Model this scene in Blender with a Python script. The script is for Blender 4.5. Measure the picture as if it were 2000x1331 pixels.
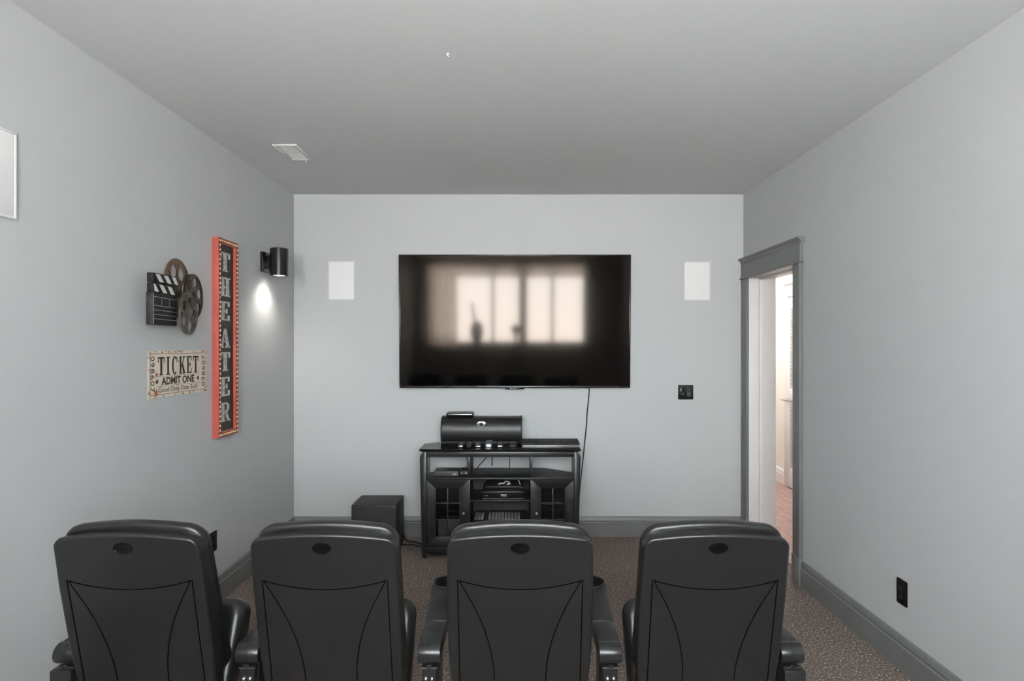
import bpy, bmesh, math, random
from mathutils import Matrix, Vector
from math import sin, cos, pi, radians, sqrt

random.seed(7)
for o in list(bpy.data.objects):
    bpy.data.objects.remove(o, do_unlink=True)
scene = bpy.context.scene
COL = scene.collection

# ------------------------------------------------------------------ camera
F = 1120.0            # focal length in pixels of the 2000 px wide frame
VX, VY = 1007.0, 676.0
CAMZ = 1.526
cd = bpy.data.cameras.new('camera')
cam = bpy.data.objects.new('camera', cd)
COL.objects.link(cam)
cam.location = (0, 0, CAMZ)
cam.rotation_euler = (pi / 2, 0, 0)
cd.sensor_fit = 'HORIZONTAL'
cd.sensor_width = 36.0
cd.lens = F / 2000 * 36
cd.shift_x = -(VX - 1000) / 2000
cd.shift_y = (VY - 665.5) / 2000
cd.clip_start = 0.02
scene.camera = cam

# ------------------------------------------------------------------ exposure and daylight
vs = scene.view_settings
scene.display_settings.display_device = 'sRGB'
vs.view_transform = 'Standard'
vs.look = 'None'
vs.exposure = 0.0
vs.gamma = 1.0
vs.use_curve_mapping = False

SKY = 34.0
world = bpy.data.worlds.new('daylight')
scene.world = world
world.use_nodes = True
nt = world.node_tree
nt.nodes.clear()
wo = nt.nodes.new('ShaderNodeOutputWorld')
bg = nt.nodes.new('ShaderNodeBackground')
tc = nt.nodes.new('ShaderNodeTexCoord')
sx = nt.nodes.new('ShaderNodeSeparateXYZ')
rmp = nt.nodes.new('ShaderNodeValToRGB')
rmp.color_ramp.elements[0].position = 0.48
rmp.color_ramp.elements[0].color = (1.0, 0.99, 0.97, 1)
rmp.color_ramp.elements[1].position = 0.53
rmp.color_ramp.elements[1].color = (0.95, 0.98, 1.0, 1)
mr = nt.nodes.new('ShaderNodeMapRange')
mr.inputs['From Min'].default_value = -1
mr.inputs['From Max'].default_value = 1
nt.links.new(tc.outputs['Generated'], sx.inputs[0])
nt.links.new(sx.outputs['Z'], mr.inputs['Value'])
nt.links.new(mr.outputs[0], rmp.inputs[0])
nt.links.new(rmp.outputs[0], bg.inputs['Color'])
bg.inputs['Strength'].default_value = SKY
nt.links.new(bg.outputs[0], wo.inputs['Surface'])

# room dimensions (metres)
XL, XR, YB, ZC = -1.776, 1.825, 4.594, 2.74
YR = -1.0                                  # wall behind the camera, with the window
WX0, WX1, WZ0, WZ1 = -1.51, 1.24, 1.22, 2.62
XH0, XH1 = 2.018, 2.97                     # hallway behind the right wall

# the window is a portal for the sky light (it guides sampling and gives off no light itself)
pl = bpy.data.lights.new('window_portal', 'AREA')
pl.shape = 'RECTANGLE'
pl.size = WX1 - WX0
pl.size_y = WZ1 - WZ0
pl.cycles.is_portal = True
po = bpy.data.objects.new('window_portal', pl)
COL.objects.link(po)
po.location = ((WX0 + WX1) / 2, YR - 0.17, (WZ0 + WZ1) / 2)
po.rotation_euler = (pi / 2, 0, pi)


def P(px, py, y):
    """world point seen at a pixel, y metres in front of the camera"""
    return Vector(((px - VX) / F * y, y, CAMZ - (py - VY) / F * y))


# ------------------------------------------------------------------ materials
MATS = {}


def mat(name, col, rough=0.5, metal=0.0, spec=0.5, var=None, bump=None, coat=0.0, emit=None, bdist=0.001):
    m = bpy.data.materials.new(name)
    m.use_nodes = True
    n = m.node_tree.nodes
    L = m.node_tree.links
    b = n['Principled BSDF']
    c4 = (col[0], col[1], col[2], 1)
    b.inputs['Base Color'].default_value = c4
    b.inputs['Roughness'].default_value = rough
    b.inputs['Metallic'].default_value = metal
    b.inputs['Specular IOR Level'].default_value = spec
    if coat:
        b.inputs['Coat Weight'].default_value = coat
        b.inputs['Coat Roughness'].default_value = 0.1
    if var or bump:
        t = n.new('ShaderNodeTexCoord')
    if var:
        sc, amt = var[0], var[1]
        nz = n.new('ShaderNodeTexNoise')
        nz.inputs['Scale'].default_value = sc
        nz.inputs['Detail'].default_value = 5
        r = n.new('ShaderNodeValToRGB')
        r.color_ramp.elements[0].position = 0.3
        r.color_ramp.elements[1].position = 0.7
        r.color_ramp.elements[0].color = tuple(max(0, v * (1 - amt)) for v in col) + (1,)
        c2 = var[2] if len(var) > 2 else tuple(min(1, v * (1 + amt)) for v in col)
        r.color_ramp.elements[1].color = tuple(c2) + (1,)
        L.new(t.outputs['Object'], nz.inputs['Vector'])
        L.new(nz.outputs['Fac'], r.inputs[0])
        L.new(r.outputs[0], b.inputs['Base Color'])
    if bump:
        nb = n.new('ShaderNodeTexNoise')
        nb.inputs['Scale'].default_value = bump[0]
        nb.inputs['Detail'].default_value = 4
        bp = n.new('ShaderNodeBump')
        bp.inputs['Strength'].default_value = bump[1]
        bp.inputs['Distance'].default_value = bdist
        L.new(t.outputs['Object'], nb.inputs['Vector'])
        L.new(nb.outputs['Fac'], bp.inputs['Height'])
        L.new(bp.outputs[0], b.inputs['Normal'])
    if emit:
        b.inputs['Emission Color'].default_value = tuple(emit[0]) + (1,)
        b.inputs['Emission Strength'].default_value = emit[1]
    MATS[name] = m
    return m


M = MATS
mat('wall_paint', (0.550, 0.560, 0.567), 0.55, spec=0.35, var=(1.3, 0.012), bump=(260, 0.12))
mat('ceiling_paint', (0.745, 0.76, 0.765), 0.6, spec=0.3, var=(1.0, 0.015), bump=(220, 0.12))
mat('trim_paint', (0.172, 0.177, 0.174), 0.35, spec=0.5, var=(6, 0.03), bump=(60, 0.06))
mat('white_trim', (0.74, 0.73, 0.73), 0.4, var=(5, 0.02))
mat('hall_paint', (0.80, 0.77, 0.73), 0.5, var=(2, 0.02))
mat('white_plastic', (0.86, 0.86, 0.86), 0.45, var=(30, 0.01))
mat('grille_white', (0.88, 0.88, 0.88), 0.6, bump=(900, 0.3), var=(40, 0.01))
mat('shell_plastic', (0.0095, 0.0096, 0.0098), 0.36, spec=0.52, var=(14, 0.12), bump=(700, 0.2), bdist=0.0004)
mat('leather', (0.008, 0.0082, 0.0085), 0.34, spec=0.5, var=(9, 0.2), bump=(45, 0.3), bdist=0.002)
mat('arm_plastic', (0.014, 0.0142, 0.0145), 0.3, spec=0.5, var=(20, 0.1))
mat('steel_black', (0.02, 0.02, 0.021), 0.28, metal=0.3, var=(30, 0.1))
mat('seam_black', (0.0015, 0.0015, 0.0015), 0.9, spec=0.05, var=(40, 0.1))  # shade of the chair-back grooves, put into a near-black colour
mat('badge_black', (0.002, 0.002, 0.0022), 0.25, spec=0.3, var=(40, 0.1))
mat('bolt_steel', (0.45, 0.45, 0.45), 0.3, metal=1.0, var=(60, 0.1))
mat('black_wood', (0.013, 0.013, 0.0145), 0.34, var=(12, 0.25), bump=(40, 0.12))
mat('black_top', (0.011, 0.011, 0.013), 0.1, spec=0.6, var=(12, 0.15))
mat('inner_wood', (0.030, 0.030, 0.030), 0.5, var=(12, 0.2))
mat('gloss_black', (0.008, 0.008, 0.009), 0.16, var=(20, 0.1))
mat('speaker_cloth', (0.012, 0.012, 0.013), 0.38, var=(30, 0.12), bump=(500, 0.1))
mat('matte_black', (0.013, 0.013, 0.013), 0.55, var=(30, 0.12), bump=(400, 0.2))
mat('plate_black', (0.003, 0.003, 0.0035), 0.4, spec=0.25, var=(60, 0.1))
mat('device_grey', (0.045, 0.045, 0.045), 0.45, var=(30, 0.1))
mat('vent_grey', (0.42, 0.42, 0.42), 0.5, var=(60, 0.05))
mat('key_grey', (0.10, 0.10, 0.095), 0.5, var=(60, 0.1))
mat('silver', (0.62, 0.62, 0.63), 0.28, metal=0.85, var=(40, 0.06))
mat('screen', (0.0012, 0.0012, 0.0013), 0.075, spec=0.42, var=(3, 0.05))
M['screen'].node_tree.nodes['Principled BSDF'].inputs['Specular Tint'].default_value = (1.0, 0.86, 0.76, 1)   # warm tone of the mirrored window, put into the reflection colour
mat('bezel', (0.03, 0.03, 0.032), 0.25, metal=0.6, var=(30, 0.1))
mat('red_paint', (0.45, 0.088, 0.072), 0.45, var=(8, 0.12), bump=(120, 0.1))
mat('red_face', (0.24, 0.040, 0.016), 0.4, var=(14, 0.2))
mat('panel_black', (0.017, 0.016, 0.014), 0.45, var=(12, 0.4))
mat('bulb_glass', (0.98, 0.74, 0.36), 0.25, var=(300, 0.15), emit=None)
mat('letter_metal', (0.62, 0.62, 0.60), 0.38, metal=0.5, var=(45, 0.35), bump=(120, 0.2))
mat('tin_cream', (0.74, 0.66, 0.55), 0.5, var=(18, 0.07), bump=(30, 0.1))
mat('rust', (0.36, 0.12, 0.055), 0.7, var=(60, 0.35))
mat('ink', (0.022, 0.015, 0.012), 0.6, var=(120, 0.3))
mat('ink_line', (0.20, 0.11, 0.08), 0.6, var=(60, 0.5))
mat('bronze', (0.13, 0.085, 0.045), 0.42, metal=0.55, var=(26, 0.55), bump=(90, 0.3))
mat('dark_bronze', (0.030, 0.026, 0.022), 0.4, metal=0.4, var=(26, 0.5), bump=(90, 0.3))
mat('pewter', (0.12, 0.108, 0.088), 0.4, metal=0.55, var=(30, 0.5), bump=(90, 0.3))
mat('slate_paint', (0.007, 0.007, 0.007), 0.5, spec=0.2, var=(25, 0.25))
mat('slate_edge', (0.022, 0.022, 0.023), 0.5, spec=0.25, var=(40, 0.3))
mat('chalk_white', (0.80, 0.80, 0.78), 0.6, var=(40, 0.06))
mat('chalk_grey', (0.34, 0.34, 0.34), 0.6, var=(60, 0.15))
mat('sconce_black', (0.008, 0.008, 0.009), 0.24, metal=0.2, var=(30, 0.1))
mat('sconce_inner', (0.8, 0.8, 0.78), 0.3, var=(20, 0.02))
mat('lamp_glow', (1, 1, 1), 0.5, emit=((1.0, 0.93, 0.80), 9.0))
mat('hall_glow', (1, 1, 1), 0.5, emit=((1.0, 0.965, 0.93), 120.0))
mat('cord_black', (0.012, 0.012, 0.012), 0.45, var=(40, 0.1))
mat('cable_white', (0.65, 0.65, 0.63), 0.5, var=(40, 0.05))
mat('wood_floor', (0.34, 0.225, 0.20), 0.3, var=(7, 0.25), bump=(30, 0.08))
mat('led', (0.8, 0.85, 0.9), 0.4, emit=((0.85, 0.92, 1.0), 0.15))
mat('blue_screen', (0.16, 0.22, 0.34), 0.15, var=(50, 0.1))
mat('stand_grey', (0.03, 0.03, 0.03), 0.5, var=(30, 0.1))


def carpet():
    m = bpy.data.materials.new('carpet')
    m.use_nodes = True
    n = m.node_tree.nodes
    L = m.node_tree.links
    b = n['Principled BSDF']
    b.inputs['Roughness'].default_value = 0.95
    b.inputs['Specular IOR Level'].default_value = 0.1
    t = n.new('ShaderNodeTexCoord')
    n1 = n.new('ShaderNodeTexNoise')
    n1.inputs['Scale'].default_value = 112
    n1.inputs['Detail'].default_value = 3
    r1 = n.new('ShaderNodeValToRGB')
    e = r1.color_ramp.elements
    e[0].position = 0.34
    e[0].color = (0.095, 0.074, 0.065, 1)
    e[1].position = 0.56
    e[1].color = (0.235, 0.186, 0.165, 1)
    x = e.new(0.62)
    x.color = (0.24, 0.19, 0.168, 1)
    x = e.new(0.66)
    x.color = (0.80, 0.74, 0.69, 1)
    n2 = n.new('ShaderNodeTexNoise')
    n2.inputs['Scale'].default_value = 2.2
    mx = n.new('ShaderNodeMixRGB')
    mx.blend_type = 'MULTIPLY'
    mx.inputs[0].default_value = 0.2
    bp = n.new('ShaderNodeBump')
    bp.inputs['Strength'].default_value = 0.7
    bp.inputs['Distance'].default_value = 0.006
    L.new(t.outputs['Object'], n1.inputs['Vector'])
    L.new(t.outputs['Object'], n2.inputs['Vector'])
    L.new(n1.outputs['Fac'], r1.inputs[0])
    L.new(r1.outputs[0], mx.inputs[1])
    L.new(n2.outputs['Fac'], mx.inputs[2])
    L.new(mx.outputs[0], b.inputs['Base Color'])
    L.new(n1.outputs['Fac'], bp.inputs['Height'])
    L.new(bp.outputs[0], b.inputs['Normal'])
    M['carpet'] = m


carpet()


def glass(name, tint, gloss):
    m = bpy.data.materials.new(name)
    m.use_nodes = True
    n = m.node_tree.nodes
    L = m.node_tree.links
    n.clear()
    o = n.new('ShaderNodeOutputMaterial')
    tr = n.new('ShaderNodeBsdfTransparent')
    tr.inputs[0].default_value = tint + (1,)
    gl = n.new('ShaderNodeBsdfGlossy')
    gl.inputs['Roughness'].default_value = 0.03
    fr = n.new('ShaderNodeFresnel')
    fr.inputs[0].default_value = gloss
    mx = n.new('ShaderNodeMixShader')
    L.new(fr.outputs[0], mx.inputs[0])
    L.new(tr.outputs[0], mx.inputs[1])
    L.new(gl.outputs[0], mx.inputs[2])
    L.new(mx.outputs[0], o.inputs[0])
    M[name] = m


glass('window_glass', (0.97, 0.98, 0.98), 1.4)
glass('smoked_glass', (0.86, 0.86, 0.86), 1.35)


def translucent(name, col, t):
    m = bpy.data.materials.new(name)
    m.use_nodes = True
    n = m.node_tree.nodes
    L = m.node_tree.links
    n.clear()
    o = n.new('ShaderNodeOutputMaterial')
    d = n.new('ShaderNodeBsdfDiffuse')
    d.inputs[0].default_value = col + (1,)
    s = n.new('ShaderNodeBsdfTranslucent')
    s.inputs[0].default_value = col + (1,)
    mx = n.new('ShaderNodeMixShader')
    mx.inputs[0].default_value = t
    L.new(d.outputs[0], mx.inputs[1])
    L.new(s.outputs[0], mx.inputs[2])
    L.new(mx.outputs[0], o.inputs[0])
    M[name] = m


translucent('curtain_cloth', (0.93, 0.86, 0.79), 0.85)
translucent('shade_cloth', (0.93, 0.86, 0.82), 0.85)


# ------------------------------------------------------------------ mesh building
class MB:
    def __init__(s):
        s.v = []
        s.f = []

    def add(s, vs, fs):
        k = len(s.v)
        s.v += [Vector(q) for q in vs]
        s.f += [tuple(i + k for i in f) for f in fs]
        return s

    def box(s, x0, x1, y0, y1, z0, z1):
        x0, x1 = min(x0, x1), max(x0, x1)
        y0, y1 = min(y0, y1), max(y0, y1)
        z0, z1 = min(z0, z1), max(z0, z1)
        return s.add([(x0, y0, z0), (x1, y0, z0), (x1, y1, z0), (x0, y1, z0),
                      (x0, y0, z1), (x1, y0, z1), (x1, y1, z1), (x0, y1, z1)],
                     [(0, 3, 2, 1), (4, 5, 6, 7), (0, 1, 5, 4), (1, 2, 6, 5), (2, 3, 7, 6), (3, 0, 4, 7)])

    def prism(s, poly, a, b, axis='z'):
        """poly in the plane across the axis: z -> (x,y), y -> (x,z), x -> (y,z)"""
        def q(u, w, h):
            return {'z': (u, w, h), 'y': (u, h, w), 'x': (h, u, w)}[axis]
        n = len(poly)
        vs = [q(u, w, a) for u, w in poly] + [q(u, w, b) for u, w in poly]
        fs = [tuple(range(n))[::-1], tuple(range(n, 2 * n))]
        fs += [(i, (i + 1) % n, n + (i + 1) % n, n + i) for i in range(n)]
        return s.add(vs, fs)

    def rings(s, rings, cap0=True, cap1=True):
        n = len(rings[0])
        vs = [p for r in rings for p in r]
        fs = []
        for k in range(len(rings) - 1):
            for i in range(n):
                j = (i + 1) % n
                fs.append((k * n + i, k * n + j, (k + 1) * n + j, (k + 1) * n + i))
        if cap0:
            fs.append(tuple(range(n))[::-1])
        if cap1:
            fs.append(tuple(range((len(rings) - 1) * n, len(rings) * n)))
        return s.add(vs, fs)

    def cyl(s, p0, p1, r0, r1=None, n=20):
        p0, p1 = Vector(p0), Vector(p1)
        r1 = r0 if r1 is None else r1
        d = (p1 - p0).normalized()
        a = d.orthogonal().normalized()
        b = d.cross(a)
        rg = []
        for p, r in ((p0, r0), (p1, r1)):
            rg.append([p + a * r * cos(2 * pi * i / n) + b * r * sin(2 * pi * i / n) for i in range(n)])
        return s.rings(rg)

    def lathe(s, prof, n=28, c=(0, 0, 0)):
        """closed or open profile of (r,z) turned about a z axis at c"""
        c = Vector(c)
        rg = [[c + Vector((r * cos(2 * pi * i / n), r * sin(2 * pi * i / n), z)) for i in range(n)] for r, z in prof]
        return s.rings(rg, False, False)

    def tube(s, path, r, n=8):
        path = [Vector(p) for p in path]
        rg = []
        for i, p in enumerate(path):
            d = (path[min(i + 1, len(path) - 1)] - path[max(i - 1, 0)]).normalized()
            a = d.cross(Vector((0.13, 0.31, 0.94))).normalized()
            b = d.cross(a)
            rg.append([p + a * r * cos(2 * pi * k / n) + b * r * sin(2 * pi * k / n) for k in range(n)])
        return s.rings(rg)

    def plate(s, outline, d0, d1, r, seg=4, axis='y', back=True):
        """outline (u,w) swept from d0 to d1, edges rounded by r at both ends"""
        cu = sum(p[0] for p in outline) / len(outline)
        cw = sum(p[1] for p in outline) / len(outline)
        hu = max(abs(p[0] - cu) for p in outline)
        hw = max(abs(p[1] - cw) for p in outline)

        def ring(ins, d):
            out = []
            for u, w in outline:
                U = cu + (u - cu) * (1 - ins / hu)
                W = cw + (w - cw) * (1 - ins / hw)
                out.append({'z': (U, W, d), 'y': (U, d, W), 'x': (d, U, W)}[axis])
            return out
        sg = 1 if d1 > d0 else -1
        rg = []
        for k in range(seg + 1):
            a = pi / 2 * k / seg
            rg.append(ring(r * (1 - sin(a)), d0 + sg * r * (1 - cos(a))))
        for k in range(seg + 1):
            a = pi / 2 * (1 - k / seg)
            rg.append(ring(r * (1 - sin(a)), d1 - sg * r * (1 - cos(a))))
        return s.rings(rg)

    def xf(s, m):
        s.v = [m @ p for p in s.v]
        return s

    def shift(s, d):
        d = Vector(d)
        s.v = [p + d for p in s.v]
        return s


def tag(o, label=None, cat=None, group=None, kind=None):
    if label:
        o['label'] = label
    if cat:
        o['category'] = cat
    if group:
        o['group'] = group
    if kind:
        o['kind'] = kind
    return o


def empty(name, loc=(0, 0, 0), rot=(0, 0, 0)):
    e = bpy.data.objects.new(name, None)
    e.empty_display_size = 0.05
    COL.objects.link(e)
    e.location = loc
    e.rotation_euler = rot
    return e


def thing(name, label, cat, loc=(0, 0, 0), rot=(0, 0, 0), group=None):
    return tag(empty(name, loc, rot), label, cat, group)


def build(name, mb, material, parent=None, bevel=0.0, smooth=False, seg=2, loc=None, label=None):
    me = bpy.data.meshes.new(name)
    bm = bmesh.new()
    vs = [bm.verts.new(v) for v in mb.v]
    for f in mb.f:
        try:
            bm.faces.new([vs[i] for i in f])
        except ValueError:
            pass
    bmesh.ops.recalc_face_normals(bm, faces=bm.faces)
    if bevel > 0:
        es = [e for e in bm.edges if len(e.link_faces) == 2 and e.calc_face_angle(0) > 0.6]
        bmesh.ops.bevel(bm, geom=es, offset=bevel, segments=seg, profile=0.5, affect='EDGES', clamp_overlap=True)
    for f in bm.faces:
        f.smooth = smooth or bevel > 0
    bm.to_mesh(me)
    bm.free()
    if smooth or bevel > 0:
        try:
            me.set_sharp_from_angle(angle=radians(38))
        except Exception:
            pass
    me.materials.append(M[material] if isinstance(material, str) else material)
    o = bpy.data.objects.new(name, me)
    COL.objects.link(o)
    if parent:
        o.parent = parent
    if loc:
        o.location = loc
    if label:
        o['label'] = label
    return o


def struct(name, mb, material, parent=None, bevel=0.0, smooth=False):
    o = build(name, mb, material, parent, bevel, smooth)
    if parent is None:
        o['kind'] = 'structure'
    return o


def clone(o, parent=None, loc=None):
    c = o.copy()
    COL.objects.link(c)
    c.parent = parent
    if loc is not None:
        c.location = loc
    for ch in list(o.children):
        clone(ch, c)
    return c


def text_mb(body, size, bold=0.0, depth=0.0008, space=1.0):
    """lettering from Blender's own built-in font, as a mesh"""
    cu = bpy.data.curves.new('lettering', 'FONT')
    cu.body = body
    cu.size = size
    cu.align_x = 'CENTER'
    cu.align_y = 'CENTER'
    cu.extrude = depth
    cu.offset = bold
    cu.space_character = space
    cu.resolution_u = 3
    o = bpy.data.objects.new('lettering', cu)
    COL.objects.link(o)
    dg = bpy.context.evaluated_depsgraph_get()
    dg.update()
    me = o.evaluated_get(dg).to_mesh()
    mb = MB()
    mb.add([v.co.copy() for v in me.vertices], [tuple(p.vertices) for p in me.polygons])
    o.evaluated_get(dg).to_mesh_clear()
    bpy.data.objects.remove(o, do_unlink=True)
    bpy.data.curves.remove(cu)
    return mb


def fit(mb, w=None, h=None):
    xs = [p.x for p in mb.v]
    ys = [p.y for p in mb.v]
    cx, cy = (min(xs) + max(xs)) / 2, (min(ys) + max(ys)) / 2
    fx = w / (max(xs) - min(xs)) if w else 1
    fy = h / (max(ys) - min(ys)) if h else 1
    mb.v = [Vector(((p.x - cx) * fx, (p.y - cy) * fy, p.z)) for p in mb.v]
    return mb


def rrect(x0, x1, y0, y1, r, n=5):
    out = []
    for cx, cy, a0 in ((x1 - r, y1 - r, 0), (x0 + r, y1 - r, pi / 2), (x0 + r, y0 + r, pi), (x1 - r, y0 + r, 1.5 * pi)):
        for k in range(n + 1):
            a = a0 + pi / 2 * k / n
            out.append((cx + r * cos(a), cy + r * sin(a)))
    return out


ON_LEFT = (pi / 2, 0, pi / 2)      # local x -> +Y, y -> up, z -> out of the left wall
ON_BACK = (pi / 2, 0, 0)           # local x -> +X, y -> up, z -> out of the back wall
ON_RIGHT = (pi / 2, 0, -pi / 2)    # local x -> -Y, y -> up, z -> out of the right wall

# ------------------------------------------------------------------ the room
struct('floor', MB().box(XL - .15, XR + .1, YR - .15, YB + .15, -.08, 0), 'carpet')
struct('ceiling', MB().box(XL - .15, XH1 + .15, YR - .15, 7.8, ZC, ZC + .1), 'ceiling_paint')
struct('wall_left', MB().box(XL - .15, XL, YR - .15, YB + .15, 0, ZC), 'wall_paint')
struct('wall_back', MB().box(XL, XR, YB, YB + .15, 0, ZC), 'wall_paint')
DY0, DY1, DZ = 3.743, 4.482, 2.055
w = MB()
w.box(XR, XH0 - .01, YR - .15, DY0 - .02, 0, ZC)
w.box(XR, XH0 - .01, DY1 + .02, 7.6, 0, ZC)
w.box(XR, XH0 - .01, DY0 - .02, DY1 + .02, DZ + .02, ZC)
struct('wall_right', w, 'wall_paint')
w = MB()
w.box(XL, XR, YR - .15, YR, 0, WZ0)
w.box(XL, XR, YR - .15, YR, WZ1, ZC)
w.box(XL, WX0, YR - .15, YR, WZ0, WZ1)
w.box(WX1, XR, YR - .15, YR, WZ0, WZ1)
struct('wall_rear', w, 'wall_paint')

# hallway beyond the doorway
struct('wall_hall_side', MB().box(XH1, XH1 + .12, 2.4, 7.6, 0, ZC), 'hall_paint')
struct('wall_hall_end', MB().box(XH0 - .01, XH1, 7.6, 7.72, 0, ZC), 'hall_paint')
struct('wall_hall_front', MB().box(XH0 - .01, XH1, 2.4, 2.52, 0, ZC), 'hall_paint')
struct('wall_hall_near', MB().box(XH0 - .01, XH0, 2.52, DY0 - .02, 0, ZC).box(XH0 - .01, XH0, DY1 + .02, 7.6, 0, ZC)
       .box(XH0 - .01, XH0, DY0 - .02, DY1 + .02, DZ + .02, ZC), 'hall_paint')
struct('ceiling_hall', MB().box(XH0, XH1, 2.52, 7.6, ZC - .012, ZC - .001), 'hall_paint')
fh = struct('floor_hall', MB().box(XR + .1, XH1 + .1, 2.4, 7.7, -.08, -.012), 'wood_floor')
pw = 0.0925
plank_me = {}
k = 0
x = XR + .102
while x < XH1 - .01:
    y = 2.52 - random.random() * .9
    while y < 7.6:
        ln = random.choice((.9, 1.1, 1.3))
        y0, y1 = max(y, 2.52), min(y + ln, 7.6)
        xa, xb = x, min(x + pw - .002, XH1)
        if xa < XH0 + .001:                      # planks in the doorway itself
            y0, y1 = max(y0, DY0 + .001), min(y1, DY1 - .001)
        if y1 - y0 > .05:
            key = (round(xb - xa, 4), round(y1 - y0, 4))
            if key not in plank_me:
                o = build('plank', MB().box(0, xb - xa, 0, y1 - y0 - .002, -.012, 0), 'wood_floor', fh, bevel=.001, seg=1)
                plank_me[key] = o
            else:
                o = clone(plank_me[key], fh)
            o.location = (xa, y0, random.uniform(-.0006, .0002))
        y += ln
    x += pw

# baseboards
BB = [(0, 0), (.018, 0), (.018, .112), (.0135, .118), (.0135, .124), (.0165, .130), (.010, .154), (.004, .160), (0, .160)]


def baseboard(name, a, b, out):
    a, b, out = Vector(a), Vector(b), Vector(out)
    mb = MB()
    n = len(BB)
    vs = [a + out * d + Vector((0, 0, h)) for d, h in BB] + [b + out * d + Vector((0, 0, h)) for d, h in BB]
    fs = [tuple(range(n)), tuple(range(n, 2 * n))] + [(i, (i + 1) % n, n + (i + 1) % n, n + i) for i in range(n)]
    mb.add(vs, fs)
    return struct(name, mb, 'trim_paint')


baseboard('baseboard_left', (XL, YR, 0), (XL, YB, 0), (1, 0, 0))
baseboard('baseboard_back', (XL, YB, 0), (XR, YB, 0), (0, -1, 0))
baseboard('baseboard_right', (XR, YR, 0), (XR, DY0 - .102, 0), (-1, 0, 0))
baseboard('baseboard_rear', (XL, YR, 0), (XR, YR, 0), (0, 1, 0))
hb = baseboard('baseboard_hall', (XH1, 6.29, 0), (XH1, 7.6, 0), (-1, 0, 0))
hb.data.materials[0] = M['white_trim']

# door casing: two legs, plinths, a bead, a header board and a crown
tr = tag(empty('trim_1', (XR, (DY0 + DY1) / 2, 0)), kind='structure')


def tpart(name, mb, m='trim_paint', bevel=.0015):
    mb.shift((-XR, -(DY0 + DY1) / 2, 0))
    return build(name, mb, m, tr, bevel=bevel)


tpart('casing_leg', MB().box(XR - .020, XR, DY0 - .100, DY0 - .004, .175, DZ))
tpart('casing_leg', MB().box(XR - .020, XR, DY1 + .004, YB - .001, .175, DZ))
tpart('casing_backband', MB().box(XR - .027, XR, DY0 - .106, DY0 - .092, .175, DZ))
tpart('plinth', MB().box(XR - .027, XR, DY0 - .105, DY0 - .002, 0, .178), bevel=.003)
tpart('plinth', MB().box(XR - .027, XR, DY1 + .002, YB - .02, 0, .178), bevel=.003)
tpart('bead', MB().box(XR - .034, XR, DY0 - .118, YB - .001, DZ, DZ + .014), bevel=.005)
tpart('header_board', MB().box(XR - .020, XR, DY0 - .100, YB - .001, DZ + .014, DZ + .128))
cr = [(0, 0), (.022, 0), (.026, .010), (.036, .020), (.044, .024), (.044, .036), (0, .036)]
tpart('crown', MB().prism([(XR - d, DZ + .128 + h) for d, h in cr], DY0 - .124, YB - .001, axis='y'), bevel=0)
# jamb lining with door stops
jm = 'white_trim'
tpart('jamb', MB().box(XR - .001, XH0 + .001, DY0 - .02, DY0, 0, DZ), jm)
tpart('jamb', MB().box(XR - .001, XH0 + .001, DY1, DY1 + .02, 0, DZ), jm)
tpart('head_jamb', MB().box(XR - .001, XH0 + .001, DY0 - .02, DY1 + .02, DZ, DZ + .02), jm)
tpart('door_stop', MB().box(XR + .075, XR + .115, DY1 - .012, DY1, 0, DZ), jm)
tpart('door_stop', MB().box(XR + .075, XR + .115, DY0, DY0 + .012, 0, DZ), jm)
tpart('door_stop', MB().box(XR + .075, XR + .115, DY0, DY1, DZ - .012, DZ), jm)
for yy, s in ((DY0 - .1, 1), (DY1 + .004, 1)):
    tpart('hall_casing', MB().box(XH0, XH0 + .018, yy, yy + .096, 0, DZ), jm)
tpart('hall_header', MB().box(XH0, XH0 + .020, DY0 - .1, DY1 + .1, DZ, DZ + .12), jm)

# louvred hall door
ld = tag(empty('door_1', (XH1 - .002, 5.86, 0), ON_RIGHT), kind='structure')
DW = .69
ld_parts = []


def lpart(name, mb, m='white_trim', bevel=.0015):
    return build(name, mb, m, ld, bevel=bevel)


# local x runs toward the camera (-Y), y up, z out of the wall
lpart('stile', MB().box(-DW / 2, -DW / 2 + .07, .01, 2.04, .002, .034))
lpart('stile', MB().box(DW / 2 - .07, DW / 2, .01, 2.04, .002, .034))
lpart('rail', MB().box(-DW / 2 + .07, DW / 2 - .07, .01, .22, .002, .034))
lpart('rail', MB().box(-DW / 2 + .07, DW / 2 - .07, .95, 1.07, .002, .034))
lpart('rail', MB().box(-DW / 2 + .07, DW / 2 - .07, 1.93, 2.04, .002, .034))
lpart('backing', MB().box(-DW / 2 + .07, DW / 2 - .07, .22, 1.93, .000, .004), 'hall_paint')
sl = None
for z0, z1 in ((.22, .95), (1.07, 1.93)):
    n = int((z1 - z0) / .036)
    for k in range(n):
        if sl is None:
            sl = lpart('slat', MB().prism([(-.004, .006), (.000, .006), (.036, .030), (.032, .030)], -DW / 2 + .07, DW / 2 - .07, axis='x'), bevel=0)
            c = sl
        else:
            c = clone(sl, ld)
        c.location = (0, z0 + .002 + k * (z1 - z0) / n, 0)
kn = lpart('handle', MB().cyl((-DW / 2 + .035, .94, .034), (-DW / 2 + .035, .94, .075), .011, n=12)
           .box(-DW / 2 - .03, -DW / 2 + .045, .93, .95, .072, .086), 'silver')
build('rose', MB().cyl((-DW / 2 + .035, .94, .034), (-DW / 2 + .035, .94, .042), .026, n=18), 'silver', kn, smooth=True)
lpart('casing_leg', MB().box(-DW / 2 - .085, -DW / 2 - .004, 0, 2.06, .002, .022))
lpart('casing_leg', MB().box(DW / 2 + .004, DW / 2 + .085, 0, 2.06, .002, .022))
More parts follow.
